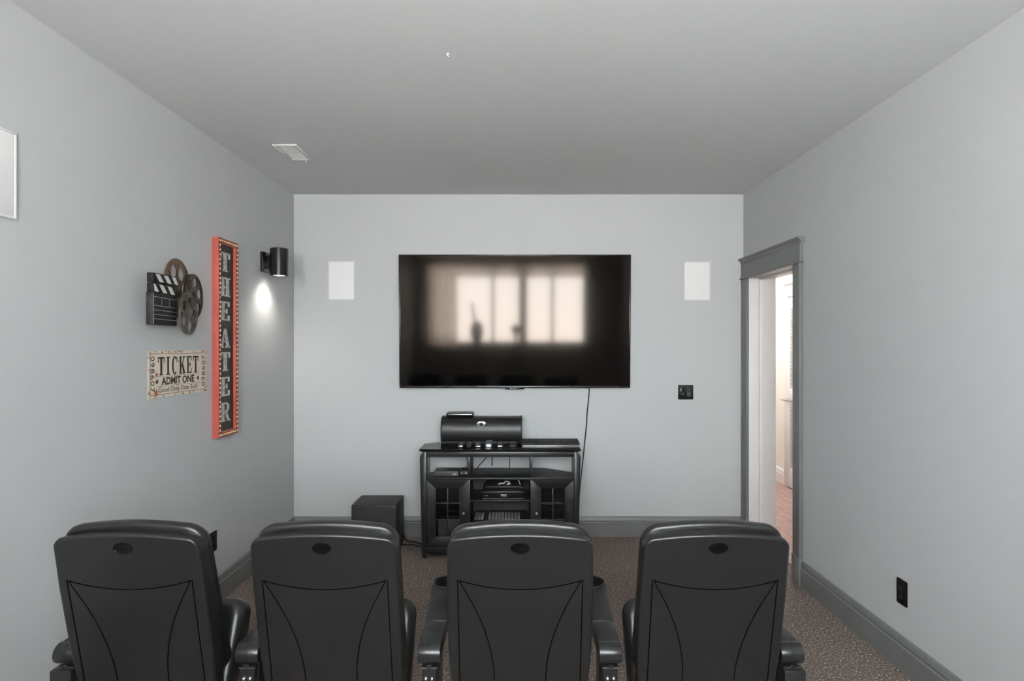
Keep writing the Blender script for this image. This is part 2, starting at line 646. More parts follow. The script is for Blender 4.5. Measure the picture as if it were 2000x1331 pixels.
lpart('casing_header', MB().box(-DW / 2 - .10, DW / 2 + .10, 2.06, 2.19, .002, .024))
lpart('casing_crown', MB().box(-DW / 2 - .12, DW / 2 + .12, 2.19, 2.22, .002, .05))

# unseen hall ceiling lamps, added to brighten the hallway
for k, yy in enumerate((5.0, 6.7)):
    t = thing('ceiling_lamp', ['round flush ceiling lamp in the hallway nearest the doorway', 'round flush ceiling lamp farther down the hallway'][k],
              'lamp', (2.5, yy, ZC - .012), group='hallway ceiling lamps')
    build('rim', MB().lathe([(.15, 0), (.17, 0), (.17, -.035), (.15, -.035), (.15, 0)], 32), 'white_plastic', t, smooth=True)
    build('diffuser', MB().lathe([(.149, -.03), (.13, -.055), (.07, -.072), (.001, -.076)], 32), 'hall_glow', t, smooth=True)

# window in the wall behind the camera (seen only as the reflection in the television)
wn = tag(empty('window_1', ((WX0 + WX1) / 2, YR - .09, WZ0)), kind='structure')
wcx = (WX0 + WX1) / 2


def wpart(name, mb, m='white_trim', bevel=.002):
    mb.shift((-wcx, -(YR - .09), -WZ0))
    return build(name, mb, m, wn, bevel=bevel)


fy0, fy1 = YR - .12, YR - .07
wpart('window_frame', MB().box(WX0, WX0 + .05, fy0, fy1, WZ0, WZ1))
wpart('window_frame', MB().box(WX1 - .05, WX1, fy0, fy1, WZ0, WZ1))
wpart('window_frame', MB().box(WX0 + .05, WX1 - .05, fy0, fy1, WZ0, WZ0 + .05))
wpart('window_frame', MB().box(WX0 + .05, WX1 - .05, fy0, fy1, WZ1 - .05, WZ1))
muls = [(-.40, .05), (.13, .14), (.65, .05)]
for mxx, ww in muls:
    wpart('mullion', MB().box(mxx - ww / 2, mxx + ww / 2, fy0, fy1, WZ0 + .05, WZ1 - .05))
edges = [WX0 + .05] + [e for mxx, ww in muls for e in (mxx - ww / 2, mxx + ww / 2)] + [WX1 - .05]
for a, b in zip(edges[0::2], edges[1::2]):
    wpart('pane', MB().box(a, b, YR - .098, YR - .094, WZ0 + .05, WZ1 - .05), 'window_glass', bevel=0)
wpart('window_sill', MB().box(WX0 - .03, WX1 + .03, YR - .06, YR + .05, WZ0 - .03, WZ0))

# curtain and shade by the window
pts = []
n = 60
for i in range(n + 1):
    u = i / n
    pts.append((-1.56 + .55 * u, YR + .06 + .018 * sin(u * 34)))
cm = MB()
vs = []
for z in (1.10, 2.66):
    for x, y in pts:
        vs.append((x, y, z))
m_ = n + 1
fs = []
for i in range(n):
    fs.append((i, i + 1, m_ + i + 1, m_ + i))
cm.add(vs, fs)
cm.shift((1.285, -YR, 0))
cu_ = thing('curtain', 'beige curtain panel at the side of the window mirrored in the television', 'curtain', (-1.285, YR, 0))
build('cloth', cm, 'curtain_cloth', cu_, smooth=True)
sh = thing('window_shade', 'beige fabric shade across the top of the window mirrored in the television', 'shade', (.1, YR + .02, 2.40))
for k in range(4):
    z0_ = .06 * k
    prof_ = [(-.004, z0_), (.010, z0_ + .006), (.012, z0_ + .02), (.004, z0_ + .045), (-.004, z0_ + .0595)]
    fm = MB()
    fm.add([(x_, y_, z_) for x_ in (-1.12, 1.13) for y_, z_ in prof_], [(i, i + 1, 6 + i, 5 + i) for i in range(4)])
    build('fold', fm, 'shade_cloth', sh, smooth=True)
build('head_rail', MB().box(-1.14, 1.15, -.01, .03, .235, .265), 'white_plastic', sh, bevel=.003)

# ------------------------------------------------------------------ theatre chairs
SEG_W, HT = .22, .974
TILT = .207


def shell_y(z):
    return (HT - z) * TILT


def curve_x(z):
    pts = [(.40, .083), (.497, .079), (.55, .081), (.618, .093), (.684, .112), (.754, .142), (.829, .183)]
    for (z0, x0), (z1, x1) in zip(pts, pts[1:]):
        if z <= z1:
            t = (z - z0) / (z1 - z0)
            t = max(0, t)
            return x0 + (x1 - x0) * t
    return .183


def smooth_curve_x(z):
    return (curve_x(z - .012) + curve_x(z) + curve_x(min(z + .012, .829))) / 3


def seg_dist(px, pz, ax, az, bx, bz):
    dx, dz = bx - ax, bz - az
    t = max(0, min(1, ((px - ax) * dx + (pz - az) * dz) / (dx * dx + dz * dz)))
    return sqrt((px - ax - t * dx) ** 2 + (pz - az - t * dz) ** 2)


VLINE = [(smooth_curve_x(.40 + .429 * i / 24), .40 + .429 * i / 24) for i in range(25)]


def make_shell():
    mb = MB()
    us = []
    NU = 150
    for i in range(NU + 1):
        a = -1 + 2 * i / NU
        us.append(a)
    # finer rows at both borders
    us = sorted(set([round(u, 5) for u in us] + [s * (1 - .0035 * k) for k in range(1, 10) for s in (-1, 1)]))
    ts = sorted(set([round(j / 190, 5) for j in range(191)] + [1 - .0016 * k for k in range(1, 14)]))
    zb = .40
    verts = []
    for t in ts:
        for u in us:
            au = abs(u)
            top = HT + .004 - .020 * u * u
            if au > .87:
                q = min(1, (au - .87) / .13)
                top -= .034 * (1 - sqrt(max(0, 1 - q * q)))
            z = zb + t * (top - zb)
            hw = SEG_W - .006 * max(0, (z - .8) / .17) - .010 * max(0, (.6 - z) / .2)
            x = u * hw
            y = shell_y(z) + .010 * u * u - .004
            # border roll
            r = .010
            d = min(hw - abs(x), (top - z))
            if d < r:
                y += r * (1 - sqrt(max(0, 1 - ((r - d) / r) ** 2)))
            # grooves
            ax = abs(x)
            if z < .86:
                ztop = .829 - .027 * (1 - (min(ax, .185) / .185) ** 2)
                g = 9.0
                if ax <= .187:
                    g = min(g, abs(z - ztop))
                if z <= .831:
                    g = min(g, abs(ax - .186))
                    for (a0, b0), (a1, b1) in zip(VLINE, VLINE[1:]):
                        if b0 - .03 < z < b1 + .03:
                            g = min(g, seg_dist(ax, z, a0, b0, a1, b1))
                if ax < .186 and z < ztop:
                    y += .0004
                y += .0012 * math.exp(-(g / .0024) ** 2)
            verts.append((x, y, z))
    nu, nt_ = len(us), len(ts)
    faces = []
    for j in range(nt_ - 1):
        for i in range(nu - 1):
            faces.append((j * nu + i, j * nu + i + 1, (j + 1) * nu + i + 1, (j + 1) * nu + i))
    # skirt running forward around sides and top, then closed at the front
    border = [j * nu for j in range(nt_)] + [(nt_ - 1) * nu + i for i in range(1, nu)] + \
             [j * nu + nu - 1 for j in range(nt_ - 2, -1, -1)]
    k0 = len(verts)
    for b in border:
        x, y, z = verts[b]
        verts.append((x * .992, y + .046, z - .002))
    for i in range(len(border) - 1):
        faces.append((border[i], border[i + 1], k0 + i + 1, k0 + i))
    kb = len(border)
    # front closing: fan strip between mirrored border verts
    for i in range(kb // 2):
        a, b = k0 + i, k0 + i + 1
        c, d = k0 + kb - 1 - i, k0 + kb - 2 - i
        if len({a, b, c, d}) == 4:
            faces.append((a, b, d, c))
    mb.add(verts, faces)
    return mb


def cushion_outline(hw, z0, z1, rc, arch=.012):
    o = rrect(-hw, hw, z0, z1, rc, 8)
    out = []
    for x, z in o:
        f = max(0, (z - (z0 + z1) / 2) / ((z1 - z0) / 2))
        out.append((x, z - arch * (x / hw) ** 2 * f))
    # add points along the top edge so that it arches
    res = []
    for a, b in zip(out, out[1:] + out[:1]):
        res.append(a)
        if abs(a[0] - b[0]) > hw and a[1] > (z0 + z1) / 2:
            for k in range(1, 14):
                x = a[0] + (b[0] - a[0]) * k / 14
                res.append((x, z1 - arch * (x / hw) ** 2))
    return res


def make_chair(name):
    root = empty(name)
    build('back_shell', make_shell(), 'shell_plastic', root, smooth=True)
    # badge near the top of the shell
    bz = .934
    b = MB()
    pr = [(0.0001, .0005), (.5, .0003), (.88, -.0004), (.96, -.0022), (1.02, -.0024), (1.10, .002)]
    b.lathe([(r, h) for r, h in pr], 40)
    b.v = [Vector((p.x * .026, p.z, p.y * .0165)) for p in b.v]
    b.v = [Vector((p.x, p.y - .0056 + shell_y(bz + p.z), bz + p.z)) for p in b.v]
    build('badge', b, 'badge_black', root, smooth=True, label='small oval badge near the top of the back')
    # black strips stand in for the shade inside the moulded panel's grooves
    def on_shell(x, z):
        return (x, shell_y(z) + .010 * (x / SEG_W) ** 2 - .004 + .0010, z)
    groove_shade = []
    for sg in (-1, 1):
        build('seam', MB().tube([on_shell(sg * .186, .41 + .419 * i / 20) for i in range(21)], .0019, 6), 'seam_black', root, smooth=True)
        build('seam', MB().tube([on_shell(sg * a_, b_) for a_, b_ in VLINE[1:]], .0017, 6), 'seam_black', root, smooth=True)
    build('seam', MB().tube([on_shell(.186 * q / 20, .829 - .027 * (1 - (q / 20) ** 2)) for q in range(-20, 21)], .0019, 6), 'seam_black', root, smooth=True)
    # upholstered back
    c = MB().plate(cushion_outline(.212, .46, 1.000, .050, .020), .040, .150, .030, 6)
    dep = lambda z: .40 + .55 * min(1, max(0, (.995 - z) / .30))
    c.v = [Vector((p.x, .040 + (p.y - .040) * dep(p.z) + shell_y(p.z) + .006 * sin(pi * min(1, max(0, (p.z - .45) / .5))), p.z)) for p in c.v]
    build('back_cushion', c, 'leather', root, smooth=True)
    c = MB()
    path = []
    for x, z in cushion_outline(.2125, .46, .9960, .050, .020):
        path.append((x, .066 + shell_y(z), z))
    path.append(path[0])
    build('piping', MB().tube(path, .0030, 6), 'leather', root, smooth=True)
    # seat folded up against the back
    mr_ = Matrix.Translation((0, .185, .372)) @ Matrix.Rotation(radians(-26), 4, 'X')
    s = MB().plate(rrect(-.222, .222, -.03, .31, .05, 6), -.035, .062, .030, 6).xf(mr_)
    build('seat_cushion', s, 'leather', root, smooth=True)
    s = MB().plate(rrect(-.205, .205, -.02, .285, .05, 6), .060, .092, .012, 4).xf(mr_)
    build('seat_pan', s, 'arm_plastic', root, smooth=True)
    s = MB().cyl((-.262, .215, .36), (.262, .215, .36), .016, n=14)
    build('hinge_rod', s, 'steel_black', root, smooth=True)
    return root


def make_arm(parent, ax, end=0):
    """one armrest on its standard, centred at local x = ax"""
    zt = .566
    # rear pad
    a = MB().prism([(ax - .037, .196), (ax + .037, .196), (ax + .0395, .330), (ax - .0395, .330)], zt - .040, zt, 'z')
    build('arm_pad', a, 'arm_plastic', parent, bevel=.005, seg=3)
    R = .060
    cy = .66
    left = [(ax - .0395, .3325), (ax - .0475, .50), (ax - .055, .60)]
    arc = []
    for k in range(13):
        an = pi + (pi) * k / 12
        arc.append((ax + (R - .003) * cos(an), cy + (R - .003) * sin(an)))
    poly = [(ax - .0395, .3325), (ax + .0395, .3325), (ax + .049, .50), (ax + .058, .60), (ax + R - .002, cy)] + \
           [p for p in arc[::-1]][1:-1] + [(ax - R + .002, cy), (ax - .058, .60), (ax - .049, .50)]
    a = MB().prism(poly, zt - .040, zt, 'z')
    build('arm_front', a, 'arm_plastic', parent, bevel=.004, seg=3)
    build('cup_holder', MB().lathe([(.0001, zt - .085), (.048, zt - .085), (.050, zt - .02), (.051, zt + .002), (.056, zt + .0045),
                                    (R, zt), (R, zt - .05), (.054, zt - .095), (.0001, zt - .095)], 36, (ax, cy, 0)),
          'arm_plastic', parent, smooth=True)
    # pivot drum and cap ring
    pv = build('pivot', MB().cyl((ax - .036, .183, .536), (ax + .036, .183, .536), .032, n=32), 'arm_plastic', parent, bevel=.002, seg=2)
    build('pivot_seam', MB().cyl((ax - .004, .183, .536), (ax + .004, .183, .536), .0330, n=32), 'steel_black', pv, smooth=True)
    build('bracket_lip', MB().box(ax - .026, ax + .026, .157, .162, .496, .501), 'bolt_steel', parent)
    br = build('bracket', MB().box(ax - .024, ax + .024, .160, .205, .440, .500).box(ax - .008, ax + .008, .156, .19, .497, .508),
               'steel_black', parent, bevel=.002)
    for s in (-1, 1):
        build('bolt', MB().lathe([(.0065, 0), (.0065, .003), (.004, .006), (.0001, .007)], 12).xf(
            Matrix.Translation((ax + s * .010, .160, .4635)) @ Matrix.Rotation(pi / 2, 4, 'X')), 'bolt_steel', br, smooth=True)
    build('stanchion', MB().box(ax - .027, ax + .027, .185, .30, .02, .525), 'steel_black', parent, bevel=.004)
    build('foot_plate', MB().box(ax - .045, ax + .045, .12, .42, 0, .022), 'steel_black', parent, bevel=.003)
    if end:
        build('end_cap', MB().box(ax - .034, ax + .034, .138, .186, .02, .499), 'arm_plastic', parent, bevel=.004)


CX = [-1.147, -.567, .0134, .593]
PITCH = .29
clabels = ['black theatre chair nearest the left wall, leftmost of the four in the row',
           'black theatre chair in front of the box subwoofer, second from the left wall',
           'black theatre chair in front of the media console, third from the left wall',
           'black theatre chair nearest the doorway, rightmost of the four in the row']
proto = make_chair('theater_chair')
for i, cx in enumerate(CX):
    if i == 0:
        ch = proto
    else:
        ch = proto.copy()
        COL.objects.link(ch)
        for p in list(proto.children):
            if p.name.split('.')[0] in ('back_shell', 'badge', 'seam', 'back_cushion', 'piping', 'seat_cushion', 'seat_pan', 'hinge_rod'):
                q = p.copy()
                COL.objects.link(q)
                q.parent = ch
    ch.location = (cx, 1.67, 0)
    tag(ch, clabels[i], 'chair', 'row of black theatre chairs')
for i, ch in enumerate([o for o in list(COL.objects) if o.get('category') == 'chair']):
    make_arm(ch, -PITCH, end=1 if i == 0 else 0)
    if i == 3:
        make_arm(ch, PITCH, end=1)

# ------------------------------------------------------------------ television
TVW, TVH = 1.826, 1.052
tv = thing('television', 'large black flat-screen television on the back wall with a window mirrored in it', 'television',
           (-.006, 4.548, 1.719), (pi / 2 + radians(1.7), 0, 0))
b = MB()
x, y = TVW / 2, TVH / 2
bw = .011
build('back_case', MB().box(-x + .01, x - .01, -y + .01, y - .01, -.028, .012), 'matte_black', tv, bevel=.006)
build('bezel', MB().box(-x, x, y - bw, y, .0, .030), 'bezel', tv, bevel=.003)
build('bezel', MB().box(-x, x, -y, -y + bw * 1.6, .0, .030), 'bezel', tv, bevel=.003)
build('bezel', MB().box(-x, -x + bw, -y + bw * 1.6, y - bw, .0, .030), 'bezel', tv, bevel=.003)
build('bezel', MB().box(x - bw, x, -y + bw * 1.6, y - bw, .0, .030), 'bezel', tv, bevel=.003)
build('screen', MB().box(-x + bw, x - bw, -y + bw * 1.6, y - bw, .010, .024), 'screen', tv)
lg = build('logo_tab', MB().prism([(-.085, -y + .004), (.085, -y + .004), (.068, -y - .010), (-.068, -y - .010)], .006, .034), 'gloss_black', tv, bevel=.002)
build('logo_mark', MB().box(-.037, -.028, -y - .006, -y + .001, .0335, .0347), 'chalk_white', lg)
build('logo_mark', MB().box(-.018, .016, -y - .004, -y - .001, .0335, .0347), 'chalk_grey', lg)
build('wall_mount', MB().box(-.25, .25, -.22, .22, -.040, -.026), 'steel_black', tv, bevel=.003)

# power cord of the television
path = [P(1151, 759, 4.575), P(1150, 775, 4.585), P(1147, 805, 4.587), P(1145.5, 830, 4.587), P(1143, 855, 4.586), P(1140.5, 880, 4.584),
        P(1138, 905, 4.580), P(1134, 940, 4.570), P(1130, 985, 4.560), P(1126, 1040, 4.555)]


def dense(path, k=6):
    out = []
    n = len(path)
    for i in range(n - 1):
        p0 = path[max(i - 1, 0)]
        p1, p2 = path[i], path[i + 1]
        p3 = path[min(i + 2, n - 1)]
        for j in range(k):
            t = j / k
            out.append(.5 * ((2 * p1) + (p2 - p0) * t + (2 * p0 - 5 * p1 + 4 * p2 - p3) * t * t + (3 * p1 - p0 - 3 * p2 + p3) * t ** 3))
    out.append(path[-1])
    return out


def cord(name, path, r, label, m='cord_black', parent=None, group=None):
    path = [Vector(p) for p in path]
    base = path[-1].copy()
    mb = MB().tube([p - base for p in dense(path)], r, 8)
    o = build(name, mb, m, parent, smooth=True, loc=base)
    if label and not parent:
        tag(o, label, 'cable', group)
    return o


cord('hanging_cable', path, .0045, 'thin black cord hanging from the television down behind the console')

# ------------------------------------------------------------------ speakers flush in the walls
def wall_speaker(loc, rot, label, ww=.209, hh=.307):
    t = thing('wall_speaker', label, 'speaker', loc, rot, 'white in-wall speakers')
    x, y = ww / 2, hh / 2
    fr = .007
    build('frame', MB().box(-x, x, y - fr, y, 0, .009).box(-x, x, -y, -y + fr, 0, .009)
          .box(-x, -x + fr, -y + fr, y - fr, 0, .009).box(x - fr, x, -y + fr, y - fr, 0, .009), 'white_plastic', t, bevel=.001)
    build('grille', MB().plate(rrect(-x + fr, x - fr, -y + fr, y - fr, .004, 3), .001, .007, .002, 2, axis='z'), 'grille_white', t, smooth=True)
    return t


c = P(667, 548.5, YB)
wall_speaker((c.x, YB, c.z), ON_BACK, 'white rectangular in-wall speaker on the back wall, left of the television')
c = P(1361, 549.5, YB)
wall_speaker((c.x, YB, c.z), ON_BACK, 'white rectangular in-wall speaker on the back wall, right of the television')
wall_speaker((XL, 2.032 - .1045, 2.125), ON_LEFT, 'white rectangular in-wall speaker on the left wall, cut by the photo edge')

# ------------------------------------------------------------------ outlets and wall plate
def outlet(loc, rot, label):
    t = thing('power_outlet', label, 'outlet', loc, rot, 'black duplex outlets')
    build('plate', MB().plate(rrect(-.036, .036, -.059, .059, .004, 3), 0, .006, .002, 3, axis='z'), 'plate_black', t, smooth=True)
    for s in (-1, 1):
        r = build('receptacle', MB().plate(rrect(-.017, .017, s * .020 - .014, s * .020 + .014, .009, 5), .004, .0085, .001, 2, axis='z'), 'gloss_black', t, smooth=True)
        for q in (-1, 1):
            build('slot', MB().box(q * .006 - .0012, q * .006 + .0012, s * .020 - .002, s * .020 + .007, .0080, .0088), 'device_grey', r)
    build('screw', MB().cyl((0, 0, .005), (0, 0, .0075), .003, n=12), 'device_grey', t)
    return t


outlet((XR, 2.704, .364), ON_RIGHT, 'black duplex power outlet low on the right wall')
outlet((XL, 3.365, .376), ON_LEFT, 'black duplex power outlet low on the left wall, half behind a chair')

c = P(1339, 766.5, YB)
wp = thing('wall_plate', 'square black two-gang wall plate below the right wall speaker', 'wall plate', (c.x, YB, c.z), ON_BACK)
build('plate', MB().plate(rrect(-.0605, .0605, -.0585, .0585, .004, 3), 0, .006, .002, 3, axis='z'), 'plate_black', wp, smooth=True)
ins = build('insert', MB().box(-.042, -.008, -.036, .036, .004, .0085), 'gloss_black', wp, bevel=.001)
build('jack', MB().box(-.036, -.015, .006, .026, .0082, .0095), 'plate_black', ins)
build('jack', MB().box(-.036, -.015, -.026, -.006, .0082, .0095), 'device_grey', ins, bevel=.0004)
ins = build('insert', MB().box(.008, .042, -.036, .036, .004, .0085), 'matte_black', wp, bevel=.001)
build('rocker', MB().box(.011, .039, -.030, -.002, .0080, .0105), 'device_grey', ins, bevel=.0008)
for qx in (-.025, .022):
    for qy in (-.049, .049):
        build('screw', MB().cyl((qx, qy, .005), (qx, qy, .0072), .003, n=10), 'key_grey', wp)

# ------------------------------------------------------------------ ceiling register
vt = thing('ceiling_vent', 'white rectangular air register in the ceiling with a small lever', 'vent', (-1.392, 3.592, ZC))
vx, vy = .075, .142
build('frame', MB().box(-vx, -vx + .016, -vy, vy, -.008, 0).box(vx - .016, vx, -vy, vy, -.008, 0)
      .box(-vx + .016, vx - .016, -vy, -vy + .016, -.008, 0).box(-vx + .016, vx - .016, vy - .016, vy, -.008, 0), 'white_plastic', vt, bevel=.0025)
build('damper_plate', MB().box(-vx + .012, vx - .012, -vy + .012, vy - .012, -.002, -.0005), 'vent_grey', vt)
build('crossbar', MB().box(-vx + .016, vx - .016, -.006, .006, -.006, -.001), 'white_plastic', vt, bevel=.001)
s0 = None
for half in (-1, 1):
    for k in range(6):
        y = half * (.018 + k * .0185)
        if s0 is None:
            s0 = build('slat', MB().prism([(.008, -.0055), (.006, -.0068), (-.008, -.0020), (-.007, -.0012)], -vx + .026, vx - .026, axis='x'), 'white_plastic', vt)
            s = s0
        else:
            s = clone(s0, vt)
        s.location = (0, y, 0)
build('lever', MB().box(.030, .034, vy - .012, vy - .008, -.028, -.006), 'white_plastic', vt, bevel=.001)
for s in (-1, 1):
    build('screw', MB().cyl((-.01, s * (vy - .008), -.010), (-.01, s * (vy - .008), -.007), .004, n=10), 'white_plastic', vt)
c = P(874.5, 105.5, 2.381)
hk = thing('ceiling_hook', 'tiny white screw hook in the middle of the ceiling', 'hook', (c.x, c.y, ZC))
build('rose', MB().lathe([(.0001, -.003), (.006, -.003), (.006, 0)], 14), 'white_plastic', hk, smooth=True)
build('shank', MB().tube(dense([Vector(p) for p in ((0, 0, -.002), (0, 0, -.008), (.003, 0, -.011), (.006, 0, -.008))], 3), .0014, 6), 'white_plastic', hk, smooth=True)

# ------------------------------------------------------------------ sconce on the left wall
sc = thing('wall_sconce', 'black cylinder wall sconce shining down beside the theater sign', 'lamp', (XL, 4.045, 2.114), ON_LEFT)
build('backplate', MB().plate(rrect(-.060, .060, -.070, .070, .004, 3), 0, .022, .003, 3, axis='z'), 'sconce_black', sc, smooth=True)
build('arm', MB().box(-.022, .022, -.046, .046, .02, .066), 'sconce_black', sc, bevel=.002)
R = .0615
cyl_ = MB().lathe([(.0001, .098), (R - .004, .098), (R, .094), (R, -.096), (R - .004, -.096), (R - .006, -.06), (R - .012, .06), (.0001, .06)], 48)
cyl_.xf(Matrix.Translation((0, 0, .108)) @ Matrix.Rotation(-pi / 2, 4, 'X'))
build('cylinder_shade', cyl_, 'sconce_black', sc, smooth=True)
lens = MB().lathe([(R - .006, -.086), (.03, -.090), (.0001, -.091)], 40).xf(Matrix.Translation((0, 0, .108)) @ Matrix.Rotation(-pi / 2, 4, 'X'))
build('lens', lens, 'lamp_glow', sc, smooth=True)
sd = bpy.data.lights.new('sconce_light', 'SPOT')
sd.energy = 5.0
sd.color = (1.0, 0.94, 0.84)
sd.spot_size = radians(142)
sd.spot_blend = 0.95
sd.shadow_soft_size = 0.012
so = bpy.data.objects.new('sconce_light', sd)
COL.objects.link(so)
so.parent = sc
so.location = (0, -.100, .108)
so.rotation_euler = (-pi / 2, 0, 0)
sd2 = sd.copy()                      # narrower core of the same lamp's beam
sd2.energy = 5.5
sd2.spot_size = radians(122)
sd2.spot_blend = 1.0
so2 = bpy.data.objects.new('sconce_light', sd2)
COL.objects.link(so2)
so2.parent = sc
so2.location = (0, -.100, .108)
so2.rotation_euler = (-pi / 2, 0, 0)

# ------------------------------------------------------------------ THEATER sign
TH = .038
SW, SH = .240, 1.183
ts = thing('theater_sign', 'tall red marquee sign with bulb dots and metal letters reading THEATER', 'sign', (XL, 3.474, 1.574), ON_LEFT)
x, y = SW / 2, SH / 2
bw = .033
build('back_panel', MB().box(-x + .004, x - .004, -y + .004, y - .004, 0, .022), 'panel_black', ts)
for nm, a in (('frame_stile', (-x, -x + bw, -y, y)), ('frame_stile', (x - bw, x, -y, y)),
              ('frame_rail', (-x + bw, x - bw, y - bw, y)), ('frame_rail', (-x + bw, x - bw, -y, -y + bw))):
    fr = build(nm, MB().box(a[0], a[1], a[2], a[3], 0, TH), 'red_paint', ts, bevel=.0015)
    build('bulb_strip', MB().box(a[0] + (.003 if nm == 'frame_stile' else -.002), a[1] - (.003 if nm == 'frame_stile' else -.002),
                                 a[2] + .003, a[3] - .003, TH - .001, TH + .0012), 'red_face', fr)
bulb = None
spots = []
NV = 42
for k in range(NV):
    yy = -y + bw / 2 + (SH - bw) * k / (NV - 1)
    spots += [(-x + bw / 2, yy), (x - bw / 2, yy)]
for k in range(1, 9):
    xx = -x + bw / 2 + (SW - bw) * k / 9
    spots += [(xx, y - bw / 2), (xx, -y + bw / 2)]
for p in spots:
    if bulb is None:
        bulb = build('bulb', MB().lathe([(.0056, 0), (.0053, .0020), (.0036, .0040), (.0001, .0048)], 10), 'bulb_glass', ts, smooth=True)
        q = bulb
    else:
        q = clone(bulb, ts)
    q.location = (p[0], p[1], TH + .001)


def quad(ax, ay, bx, by, wd):
    """thick line"""
    dx, dy = bx - ax, by - ay
    l = sqrt(dx * dx + dy * dy)
    nx, ny = -dy / l * wd / 2, dx / l * wd / 2
    return [(ax + nx, ay + ny), (bx + nx, by + ny), (bx - nx, by - ny), (ax - nx, ay - ny)]


def slab_letter(c):
    """strokes of a slab-serif capital in a unit box: list of polygons"""
    R_ = lambda x0, x1, y0, y1: [(x0, y0), (x1, y0), (x1, y1), (x0, y1)]
    if c == 'T':
        return [R_(.36, .64, .0, 1), R_(.24, .76, 0, .075), R_(.0, 1, .91, 1), R_(.0, .10, .70, .92), R_(.90, 1, .70, .92)]
    if c == 'I':
        return [R_(.30, .70, 0, 1), R_(.10, .90, 0, .07), R_(.10, .90, .93, 1)]
    if c == 'H':
        return [R_(.12, .36, 0, 1), R_(.66, .88, 0, 1), R_(0, .46, 0, .075), R_(.54, 1, 0, .075), R_(0, .46, .925, 1),
                R_(.54, 1, .925, 1), R_(.34, .68, .46, .54)]
    if c == 'E':
        return [R_(.12, .40, 0, 1), R_(0, .95, 0, .08), R_(0, .92, .92, 1), R_(.84, .95, .06, .28), R_(.82, .92, .74, .94),
                R_(.38, .68, .47, .55), R_(.62, .70, .38, .64)]
    if c == 'A':
        return [[(.40, 1), (.58, 1), (.92, .04), (.66, .04)], [(.40, 1), (.50, 1), (.20, .04), (.10, .04)], R_(0, .32, 0, .075),
                R_(.54, 1, 0, .075), R_(.24, .72, .30, .37)]
    if c == 'K':
        return [R_(.10, .36, 0, 1), R_(0, .46, 0, .06), R_(0, .46, .94, 1), R_(.62, 1, .94, 1), R_(.58, 1, 0, .06),
                [(.34, .42), (.74, .94), (.86, .94), (.34, .33)], [(.44, .52), (.60, .62), (.96, .05), (.68, .05)]]
    if c == 'R':
        arc = []
        for k in range(9):
            a = pi / 2 - pi * k / 8
            arc.append((.55 + .36 * cos(a), .74 + .26 * sin(a)))
        arc2 = [(.55 + (.36 - .17) * cos(pi / 2 - pi * k / 8), .74 + (.26 - .08) * sin(pi / 2 - pi * k / 8)) for k in range(9)][::-1]
        return [R_(.12, .38, 0, 1), R_(0, .48, 0, .075), R_(0, .57, .925, 1), R_(.36, .57, .48, .56), arc + arc2,
                [(.46, .50), (.64, .52), (.90, .04), (.70, .04)], R_(.70, 1, 0, .07)]
    if c == 'C':
        o, i = [], []
        for k in range(25):
            a = radians(48) + radians(264) * k / 24
            o.append((.5 + .46 * cos(a), .5 + .52 * sin(a)))
            i.append((.5 + .20 * cos(a), .5 + .44 * sin(a)))
        return [o + i[::-1], R_(.80, .90, .68, .98)]
    return []


def letter_mb(c, w, h, d0, d1):
    mb = MB()
    for k, poly in enumerate(slab_letter(c)):
        e = .00012 * k                        # keeps overlapping strokes from sharing one plane
        mb.prism([((u - .5) * w, (v - .5) * h) for u, v in poly], d0, d1 + e, 'z')
    return mb


for k, c in enumerate('THEATER'):
    py = [511, 560, 607.5, 661, 707, 756, 806][k]
    zz = CAMZ - (py - VY) * 3.43 / F
    build('letter', letter_mb(c, .112, .114, .022, .028), 'letter_metal', ts, loc=(-.016, zz - 1.574, 0))

# ------------------------------------------------------------------ TICKET sign
tk = thing('ticket_sign', 'weathered cream tin sign printed TICKET ADMIT ONE below the film reels', 'sign', (XL, 3.022, 1.3845), ON_LEFT)
W2, H2 = .262, .1175
out = []
r_ = random.Random(3)


def ragged(ax, ay, bx, by, n):
    for i in range(n):
        t = i / n
        j = 0 if i == 0 else r_.uniform(-.0025, .0012)
        px_, py_ = ax + (bx - ax) * t, ay + (by - ay) * t
        l = sqrt((bx - ax) ** 2 + (by - ay) ** 2)
        out.append((px_ + (by - ay) / l * j, py_ - (bx - ax) / l * j))


for (ax, ay), (bx, by), n in (((-W2, -H2), (W2, -H2), 36), ((W2, -H2), (W2, H2), 18), ((W2, H2), (-W2, H2), 36), ((-W2, H2), (-W2, -H2), 18)):
    ragged(ax, ay, bx, by, n)
build('tin_plate', MB().prism(out, .004, .006, 'z'), 'tin_cream', tk)
Z0, Z1 = .0060, .0066


def tprint(name, mb, m='ink'):
    return build(name, mb, m, tk)


